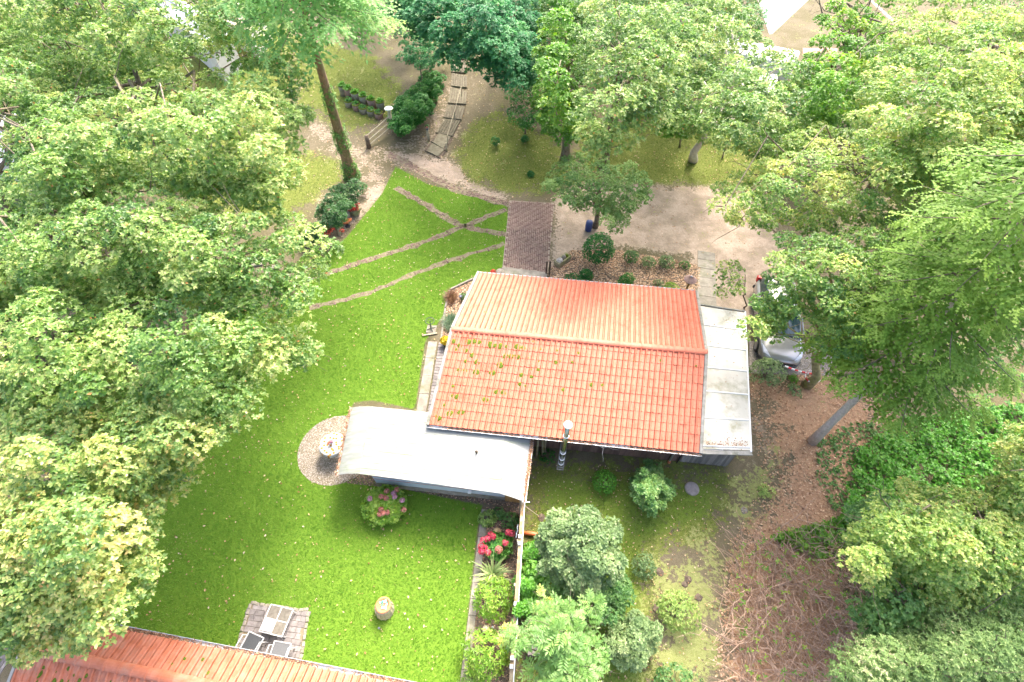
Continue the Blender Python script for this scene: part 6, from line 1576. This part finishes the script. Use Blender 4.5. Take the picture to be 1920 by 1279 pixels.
# ------------------------------------------------------------------ silver car under the beech
def make_car():
    fc = np.array([11.72, 13.15, 0.0]); hd = math.radians(12); F_ = np.array([math.sin(hd), math.cos(hd), 0]); R_ = np.array([math.cos(hd), -math.sin(hd), 0])
    root = thing('parked_car', 'silver estate car parked under the beech with its nose towards the variegated shrub', 'car', fc + F_ * 2.4)
    def w(x, y, z): return fc + R_ * x + F_ * y + ZZ * z
    # body loft: y from the nose, half width, sill height, shoulder height, deck height
    st_ = [(0.00, .52, .34, .46, .52), (.06, .70, .26, .56, .66), (.22, .82, .22, .66, .76), (.6, .89, .20, .74, .86), (1.15, .91, .20, .82, .94), (1.6, .91, .20, .86, .97), (2.6, .92, .20, .88, .98), (3.6, .91, .20, .90, 1.0), (4.3, .88, .22, .90, 1.0), (4.66, .80, .28, .88, .98), (4.80, .68, .36, .80, .88)]
    G = []
    for y, hw, z0, z1, z2 in st_:
        pr = [(-hw * .93, z0), (-hw, z0 + .14), (-hw, z1 - .10), (-hw * .96, z1), (-hw * .80, z1 + (z2 - z1) * .6), (-hw * .45, z2 - .005), (0, z2), (hw * .45, z2 - .005), (hw * .80, z1 + (z2 - z1) * .6), (hw * .96, z1), (hw, z1 - .10), (hw, z0 + .14), (hw * .93, z0)]
        G.append([w(x, y, z) for x, z in pr])
    mb = MB(); mb.grid(G); n = len(G[0]); mb.add(G[0], [tuple(range(n))]); mb.add(G[-1], [tuple(range(n))[::-1]])
    mb.build('body', M['silver_car'], root, True)
    # cabin
    cb = [(1.15, .74, .93, .95), (1.95, .70, .94, 1.40), (2.3, .69, .95, 1.47), (3.2, .68, .96, 1.47), (4.0, .66, .97, 1.42), (4.25, .66, .97, 1.36), (4.66, .64, .95, .98)]
    G = []
    for y, hw, z0, z1 in cb:
        hb = hw + .12; G.append([w(-hb, y, z0), w(-hw * 1.02, y, z0 + (z1 - z0) * .75), w(-hw * .9, y, z1 - .01), w(0, y, z1 + .02), w(hw * .9, y, z1 - .01), w(hw * 1.02, y, z0 + (z1 - z0) * .75), w(hb, y, z0)])
    MBc = MB(); MBc.grid(G); MBc.build('windows', M['car_glass'], root, True)
    G = [[w(x * hw, y, z + .018) for x, z in ((-.96, z1 - .05), (-.9, z1), (0, z1 + .025), (.9, z1), (.96, z1 - .05))] for y, hw, z0, z1 in ((1.98, .70, 0, 1.405), (2.3, .69, 0, 1.47), (3.2, .68, 0, 1.47), (4.0, .66, 0, 1.42), (4.3, .66, 0, 1.37))]
    MBr = MB(); MBr.grid(G); MBr.grid([[p - ZZ * .03 for p in r] for r in G[::-1]]); MBr.build('roof', M['silver_car'], root, True)
    for s_ in (-1, 1):
        MB().tube([w(s_ * .90, 1.18, .95), w(s_ * .70, 1.98, 1.42)], .035, 6).build('pillar', M['silver_car'], root)
        MB().tube([w(s_ * .60, 2.1, 1.50), w(s_ * .61, 3.2, 1.53), w(s_ * .58, 4.1, 1.46)], .022, 6).build('roof_rail', M['alu'], root, True)
        MB().box(w(s_ * 1.02, 1.55, 1.0), R_ * .10, F_ * .06, ZZ * .07).build('mirror', M['car_dark'], root, bevel=.03)
        hl = MB(); hl.hexa([w(s_ * .50, .08, .56), w(s_ * .80, .26, .60), w(s_ * .85, .62, .74), w(s_ * .66, .30, .66)], [w(s_ * .50, .09, .68), w(s_ * .80, .27, .73), w(s_ * .86, .64, .83), w(s_ * .66, .31, .78)]); hl.build('headlight', M['lamp_clear'], root)
        MB().box(w(s_ * .72, 4.66, .86), R_ * .14, F_ * .12, ZZ * .15).build('taillight', M['tail_red'], root, bevel=.04)
        for y in (.92, 3.72):
            tp = MB(); tp.tube([w(s_ * .74, y, .32), w(s_ * .93, y, .32)], .32, 20); tyre = tp.build('wheel', M['black'], root, False, .03)
            MB().tube([w(s_ * .935, y, .32), w(s_ * .945, y, .32)], .21, 16).build('rim', M['rim'], tyre)
    MB().hexa([w(-.55, -.03, .28), w(.55, -.03, .28), w(.72, .10, .28), w(-.72, .10, .28)], [w(-.5, -.025, .50), w(.5, -.025, .50), w(.66, .10, .50), w(-.66, .10, .50)]).build('grille', M['car_dark'], root)
    MB().tube([w(-.84, .30, .36), w(-.62, .02, .34), w(0, -.05, .34), w(.62, .02, .34), w(.84, .30, .36)], .085, 8).build('front_bumper', M['car_dark'], root, True)
    MB().tube([w(-.82, 4.5, .42), w(-.62, 4.78, .44), w(0, 4.84, .44), w(.62, 4.78, .44), w(.82, 4.5, .42)], .10, 8).build('rear_bumper', M['car_dark'], root, True)
    for s_ in (-1, 1): MB().tube([w(s_ * .62, 1.10, .975), w(s_ * .10, 1.22, 1.0)], .012, 5).build('wiper', M['black'], root)
make_car()
# red and white tape from the shrub to the mossy trunk
ta_, tb2 = atg(1462, 700) + ZZ * .55, atg(1512, 716) + ZZ * .60
tp_ = thing('barrier_tape', 'red and white barrier tape strung from the variegated shrub to the mossy trunk', 'barrier tape', (ta_ + tb2) / 2)
for i in range(8):
    p0, p1 = ta_ + (tb2 - ta_) * i / 8 - ZZ * .06 * math.sin(math.pi * i / 8), ta_ + (tb2 - ta_) * (i + 1) / 8 - ZZ * .06 * math.sin(math.pi * (i + 1) / 8)
    MB().beam(p0, p1, .05, .06).build('tape_section', M['tape_red'] if i % 2 else M['tape_white'], tp_)
tk = atg(1512, 722); mbt = MB()
for i in range(10):
    a0, a1 = i * .628, (i + 1) * .628
    MB().beam(tk + np.array([.30 * math.cos(a0), .30 * math.sin(a0), .62 + .05 * math.cos(a0)]), tk + np.array([.30 * math.cos(a1), .30 * math.sin(a1), .62 + .05 * math.cos(a1)]), .012, .07).build('tape_section', M['tape_red'] if i % 2 else M['tape_white'], tp_)

# ------------------------------------------------------------------ steps, lamp post, rails, planter rings at the top
def zq(pts): return [(480 + x / 3.654, y / 3.654) for x, y in pts]
STEPS = [[(1155, 1035), (1262, 1088), (1308, 1040), (1195, 978)], [(1200, 974), (1298, 1034), (1352, 948), (1240, 908)], [(1232, 914), (1348, 940), (1402, 832), (1288, 818)], [(1285, 810), (1410, 826), (1432, 742), (1310, 722)], [(1314, 712), (1440, 718), (1446, 632), (1335, 602)], [(1336, 594), (1446, 606), (1446, 528), (1338, 505)], [(1338, 498), (1440, 505), (1440, 430), (1345, 410)], [(1345, 402), (1430, 412), (1425, 350), (1350, 340)]]
stp = thing('garden_steps', 'wooden plank steps climbing the bank beside the ivy hedge', 'steps', atg(828, 270))
for i, qd in enumerate(STEPS):
    c4 = [atg(*p) for p in zq(qd)]
    c4 = [np.array([p[0], p[1], p[2] + .075 + .03 * (k < 2)]) for k, p in enumerate(c4)]
    m = 1 if i < 2 else 7
    for k in range(m):
        a, b = (k + .14) / m, (k + .86) / m
        q = [c4[0] + (c4[1] - c4[0]) * a, c4[0] + (c4[1] - c4[0]) * b, c4[3] + (c4[2] - c4[3]) * b, c4[3] + (c4[2] - c4[3]) * a]
        dz = ZZ * rg.normal(0, .006)
        MB().hexa([p - ZZ * .05 + dz for p in q], [p + dz for p in q]).build('plank', M['step_wood'], stp)
    MB().hexa([p - ZZ * .30 for p in c4], [p - ZZ * .052 for p in c4]).build('step_base', M['soil'], stp)
    if i: MB().beam(c4[0] - ZZ * .04, c4[1] - ZZ * .04, .05, .07).build('riser', M['step_wood'], stp)
hr0, hr1 = atg(840, 270), atg(866, 180)
MB().tube([hr0 + ZZ * .55, hr1 + ZZ * .65], .025, 6).build('handrail', M['wood_pale'], stp)
for p in (hr0, (hr0 + hr1) / 2, hr1): MB().tube([p * [1, 1, 0] + ZZ * (float(ter(p[0], p[1])) - .02), p * [1, 1, 0] + ZZ * (float(ter(p[0], p[1])) + .6)], .03, 6).build('handrail_post', M['wood_pale'], stp)
lpb = atg(737, 248); lpo = thing('lamp_post', 'wooden post with a round pale lamp top beside the ivy hedge', 'lamp post', lpb)
MB().tube([lpb - ZZ * .05, lpb + ZZ * 1.55], [.13, .11], 10).build('post', M['wood_pale'], lpo, True)
MB().lathe(lpb + ZZ * 1.55, [(.10, 0), (.27, .04), (.28, .07), (.22, .11), (0, .14)], 18).build('lamp_shade', pm('pale_green_lamp_glass', (.62, .70, .58), None, rough=.3), lpo, True)
rl = thing('post_and_rail_fence', 'low dark post and three slanting rails left of the lamp post', 'fence', atg(692, 276))
rp = atg(692, 277); MB().tube([rp - ZZ * .05, rp + ZZ * .85], [.15, .12], 9).build('post', M['wood_dark'], rl, True)
for h_, a_ in ((.80, 1.10), (.45, .75), (.15, .4)): MB().tube([rp + ZZ * h_, lpb + ZZ * a_ - unit(lpb - rp) * .12], .035, 6).build('rail', M['wood_pale'], rl)
sp0 = atg(804, 264); tag(MB().tube([sp0 - ZZ * .05, sp0 + ZZ * .75], .10, 8).build('stump_post', M['wood_pale'], None, True), 'short thick post with a plant pot on top left of the lowest step', 'post')
pp = thing('flower_pot', 'small dark pot with a pink flower on the short post by the steps', 'potted plant', sp0 + ZZ * .75)
MB().lathe(sp0 + ZZ * .75, [(.07, 0), (.11, .14), (.09, .14), (0, .11)], 12).build('pot', M['solar'], pp); flowerhead(pp, sp0 + ZZ * .93 + np.array([0, -.05, 0]), .08, 'pink_fl', 396, 16); flowerhead(pp, sp0 + ZZ * .93 + np.array([0, .1, 0]), .13, 'laurel', 397, 30)
sp1 = atg(838, 283); tag(MB().tube([sp1 - ZZ * .05, sp1 + ZZ * .55], .06, 8).build('stump_post', M['wood_pale'], None, True), 'thin short post at the right corner of the lowest step', 'post')
RINGS = [(40, 350), (115, 390), (205, 440), (310, 480), (420, 530), (535, 565), (110, 500), (210, 545), (300, 590), (405, 620), (505, 655)]
ring_lab = ['planter ring at the far left of the upper row, half hidden by the larch trunk', 'planter ring second from the left in the upper row, full of bright leaves', 'planter ring third in the upper row with leaves spilling over', 'planter ring in the middle of the upper row with a mossy yellow rim', 'fifth planter ring of the upper row, moss ring thick and yellow', 'planter ring of the upper row closest to the lamp post', 'lower planter ring furthest left beside the larch trunk', 'lower planter ring second from left, dark and bare', 'lower planter ring with the thickest yellow moss rim', 'lower planter ring fourth from left', 'lower planter ring nearest the lamp post']
for i, (x, y) in enumerate(RINGS):
    b_ = atg(640 + x / 7.104, 120 + (y + 55) / 7.104); up_ = i < 6
    r_ = thing('planter_ring', ring_lab[i], 'planter', b_, 'planter rings on the bank')
    h_ = .62 if up_ else .34
    MB().lathe(b_, [(.27, -.05), (.28, h_ - .03), (.27, h_), (.20, h_), (.19, h_ - .10), (0, h_ - .11)], 16).build('ring', M['rust'] if i % 3 == 1 else M['concrete'], r_, True)
    mm = MB(); mm.tube([b_ + np.array([.245 * math.cos(a), .245 * math.sin(a), h_]) for a in np.linspace(0, 6.2832, 17)], .045, 6, False); mm.build('moss_rim', M['moss'], r_, True)
    rngp = np.random.default_rng(400 + i); n_ = 70 if up_ else 26; C = b_ + np.stack([rngp.normal(0, .10, n_), rngp.normal(0, .10, n_), h_ + rngp.uniform(0, .16, n_)], 1)
    lv = Leaves(); lv.add(*rosette(rngp, C, unit(ZZ + rdir(rngp, n_) * .6), 4, .10, .07, rngp.uniform(.3, .9, n_))); lv.build('plant', M['box'] if up_ else M['ivy'], r_)

# ------------------------------------------------------------------ ornaments below the laurel at the left
u0 = atg(668, 388); us = thing('stone_figure', 'pale weathered stone figure leaning at the right end of the laurel', 'statue', u0)
MB().lathe(u0, [(.18, 0), (.2, .12), (.14, .3), (.17, .5), (.12, .66), (.13, .78), (.0, .9)], 10).build('figure', M['stone'], us, True)
f0 = atg(667, 402); fp = thing('flower_planter', 'stone planter full of red flowers below the laurel', 'planter', f0); MB().lathe(f0, [(.22, 0), (.34, .3), (.38, .42), (.3, .42), (0, .36)], 8).build('pot', M['moss_stone'], fp); 
for i in range(9): flowerhead(fp, f0 + np.array([.24 * math.cos(i * .7), .24 * math.sin(i * .7) * (i > 0), .5 + .05 * (i % 2)]) * ([1, 1, 1] if i else [0, 0, 1.15]), .13, 'red_fl', 410 + i, 22)
g0 = atg(650, 412); rr0 = thing('stone_ring_pot', 'round grey stone pot with a pale succulent left of the red flowers', 'planter', g0); MB().lathe(g0, [(.2, 0), (.24, .3), (.26, .42), (.16, .42), (.14, .34), (0, .33)], 16).build('pot', M['stone'], rr0, True); flowerhead(rr0, g0 + ZZ * .42, .11, 'pale', 421, 16)
o0 = atg(652, 424); oo = thing('orange_planter', 'boat-shaped orange planter with a yellow-green plant on a dark foot', 'planter', o0)
MB().lathe(o0 + ZZ * .18, [(.10, 0), (.30, .12), (.34, .2), (.26, .2), (0, .12)], 16, sy=.42, rz=.55).build('bowl', M['orange'], oo, True); MB().lathe(o0, [(.16, 0), (.12, .06), (.05, .10), (.06, .18)], 10).build('foot', M['black'], oo); flowerhead(oo, o0 + ZZ * .42, .12, 'box', 422, 14)
for k_, (px, py, tx, ty, h_, lab) in enumerate(((638, 440, 628, 397, 1.25, 'tall grey split post leaning in front of the laurel'), (616, 428, 606, 412, .8, 'brown topped short post left of the grey split post'), (600, 434, 592, 420, .8, 'pale short post nearest the oak branch'))):
    b_ = atg(px, py); t_ = at(tx, ty, h_); tag(MB().tube([b_ - ZZ * .03, (b_ + t_) / 2 + np.array([.02, 0, 0]), t_], [.11, .10, .07], 8).build('old_post', M['wood_pale'] if k_ != 1 else M['tan_board'], None, True), lab, 'post', 'old posts below the laurel')
r0_ = atg(618, 443); rfp = thing('red_flower_clump', 'red flowers half hidden under the oak branch tip', 'plant', r0_)
for i in range(6): flowerhead(rfp, r0_ + np.array([rg.normal(0, .22), rg.normal(0, .18), .28]), .12, 'red_fl', 430 + i, 20)
for i, (px, py, lab) in enumerate(((480, 497, 'grey stone edging under the oak at the left end of the lower track'), (512, 503, 'flat grey stone beside the shaded oak bed'))):
    b_ = atg(px, py); tag(MB().abox(b_ + ZZ * .05, .7, .25, .10, .2).build('kerb_stone', M['concrete'], bevel=.02), lab, 'stone', 'stones at the shaded bed')
rng = np.random.default_rng(55)
for i, (px, py) in enumerate(((1238, 1073), (1290, 1088), (1284, 1096), (1215, 1160), (1230, 1142), (1395, 957), (1310, 1120), (1015, 970))):
    b_ = atg(px, py); r_ = rng.uniform(.10, .16); v = lump_mesh(60 + i, M['soil'] if i != 5 else M['stone'])
    o = bpy.data.objects.new('molehill', v) if i != 5 else bpy.data.objects.new('boulder', v); COL.objects.link(o); o.location = Vector([float(c) for c in b_]); o.scale = (r_, r_, r_ * .8)
    tag(o, ['grey earth mound beside the small grey-green shrub', 'pale earth mound on the sunlit grass, higher of two', 'pale earth mound on the sunlit grass, lower of two', 'earth mound left of the silver shrub', 'earth mound touching the pale shrub', 'flat pale stone on the sunlit strip near the path', 'earth mound by the pale shrub on the path side', 'small earth mound near the fence prop'][i], 'molehill' if i != 5 else 'stone')

# ------------------------------------------------------------------ glimpses beyond the trees
def far_house(name, label, corner_px, z, roof_z, mat, cat='house', slats=14, walls=True):
    P = [at(x, y, z) for x, y in corner_px]; root = thing(name, label, cat, np.mean(P, 0) * [1, 1, 0] + ZZ * float(ter(*np.mean(P, 0)[:2])))
    a = (P[0] + P[3]) / 2 + ZZ * roof_z; b = (P[1] + P[2]) / 2 + ZZ * roof_z
    for (c0, c1) in ((P[0], P[1]), (P[3], P[2])):
        for k in range(slats):
            f0, f1 = k / slats, (k + .94) / slats
            q = [c0 + (c1 - c0) * f0, c0 + (c1 - c0) * f1, a + (b - a) * f1, a + (b - a) * f0]
            if np.cross(q[1] - q[0], q[3] - q[0])[2] < 0: q = q[::-1]
            MB().hexa([p - ZZ * .05 for p in q], q).build('roof_panel', mat, root)
    c = np.mean(P, 0); Q = [c + (p - c) * .92 for p in P]
    if np.cross(Q[1] - Q[0], Q[3] - Q[0])[2] < 0: Q = Q[::-1]
    MB().hexa([np.array([p[0], p[1], -.2]) for p in Q], [np.array([p[0], p[1], z - .06]) for p in Q]).build('wall', M['render'], root)
    MB().beam(a + ZZ * .03, b + ZZ * .03, .18, .08).build('ridge', mat, root)
far_house('far_house', 'house with a pale grey sheet roof glimpsed through the top left oaks', [(300, -30), (440, 70), (400, 95), (280, 10)], 3.4, .5, M['grey_roof'])
far_house('far_house', 'house with a tan tiled roof at the top edge beside the larch', [(425, -10), (500, 30), (470, 62), (405, 30)], 3.4, .4, M['tan_roof'])
far_house('far_shed', 'grey sheet-roofed shed glimpsed under the oak at the left edge', [(-30, 200), (70, 215), (30, 310), (-40, 300)], 2.6, .35, M['grey_roof'], 'shed')
vn = thing('parked_camper', 'white camper roof glimpsed between the oaks at the top right', 'camper', (*at(1400, 115, 2.6)[:2], 1.6))
q = [at(x, y, 2.9) for x, y in ((1290, 78), (1310, 58), (1502, 95), (1488, 122))]
if np.cross(q[1] - q[0], q[3] - q[0])[2] < 0: q = q[::-1]
MB().hexa([p * [1, 1, 0] + ZZ * 1.75 for p in q], q).build('body', M['white_paint'], vn, bevel=.12)
c_ = np.mean(q, 0)
MB().abox(c_ + ZZ * .06, .5, .4, .12, -.2).build('roof_hatch', M['lamp_clear'], vn)
vn2 = thing('garden_hut', 'small white flat roof seen through a gap in the oak at the upper right', 'hut', (*at(1442, 158, 2.4)[:2], float(ter(*at(1442, 158, 2.4)[:2]))))
q = [at(x, y, 2.4) for x, y in ((1420, 172), (1426, 136), (1458, 140), (1456, 178))]
if np.cross(q[1] - q[0], q[3] - q[0])[2] < 0: q = q[::-1]
MB().hexa([p - ZZ * .08 for p in q], q).build('roof', M['white_paint'], vn2); c_ = np.mean(q, 0); Q = [c_ + (p - c_) * .9 for p in q]
MB().hexa([p * [1, 1, 0] for p in Q], [p - ZZ * .081 for p in Q]).build('wall', M['wood_dark'], vn2)
tag(sheet('brick_forecourt', [tuple(at(x, y, 1.7)[:2]) for x, y in ((1505, 90), (1570, 90), (1575, 130), (1510, 128))], pm('red_brick_paving', (.34, .17, .13), (.44, .25, .20), 8, .9, .2), .034))
gp = thing('grey_bench', 'dark and grey bench glimpsed between the beech and the bright maple', 'bench', atg(1650, 165))
b_ = atg(1650, 165)
for k in range(3): MB().beam(b_ + np.array([-.35, -.8 , .5]) + np.array([.12 * k, 0, 0]), b_ + np.array([.15, .8, .5]) + np.array([.12 * k, 0, 0]), .10, .03).build('seat_slat', M['grey_roof'], gp)
for k in (-.7, .7): MB().abox(b_ + np.array([.06 + k * .25, k, .24]), .4, .06, .48, .3).build('leg', M['wood_dark'], gp)
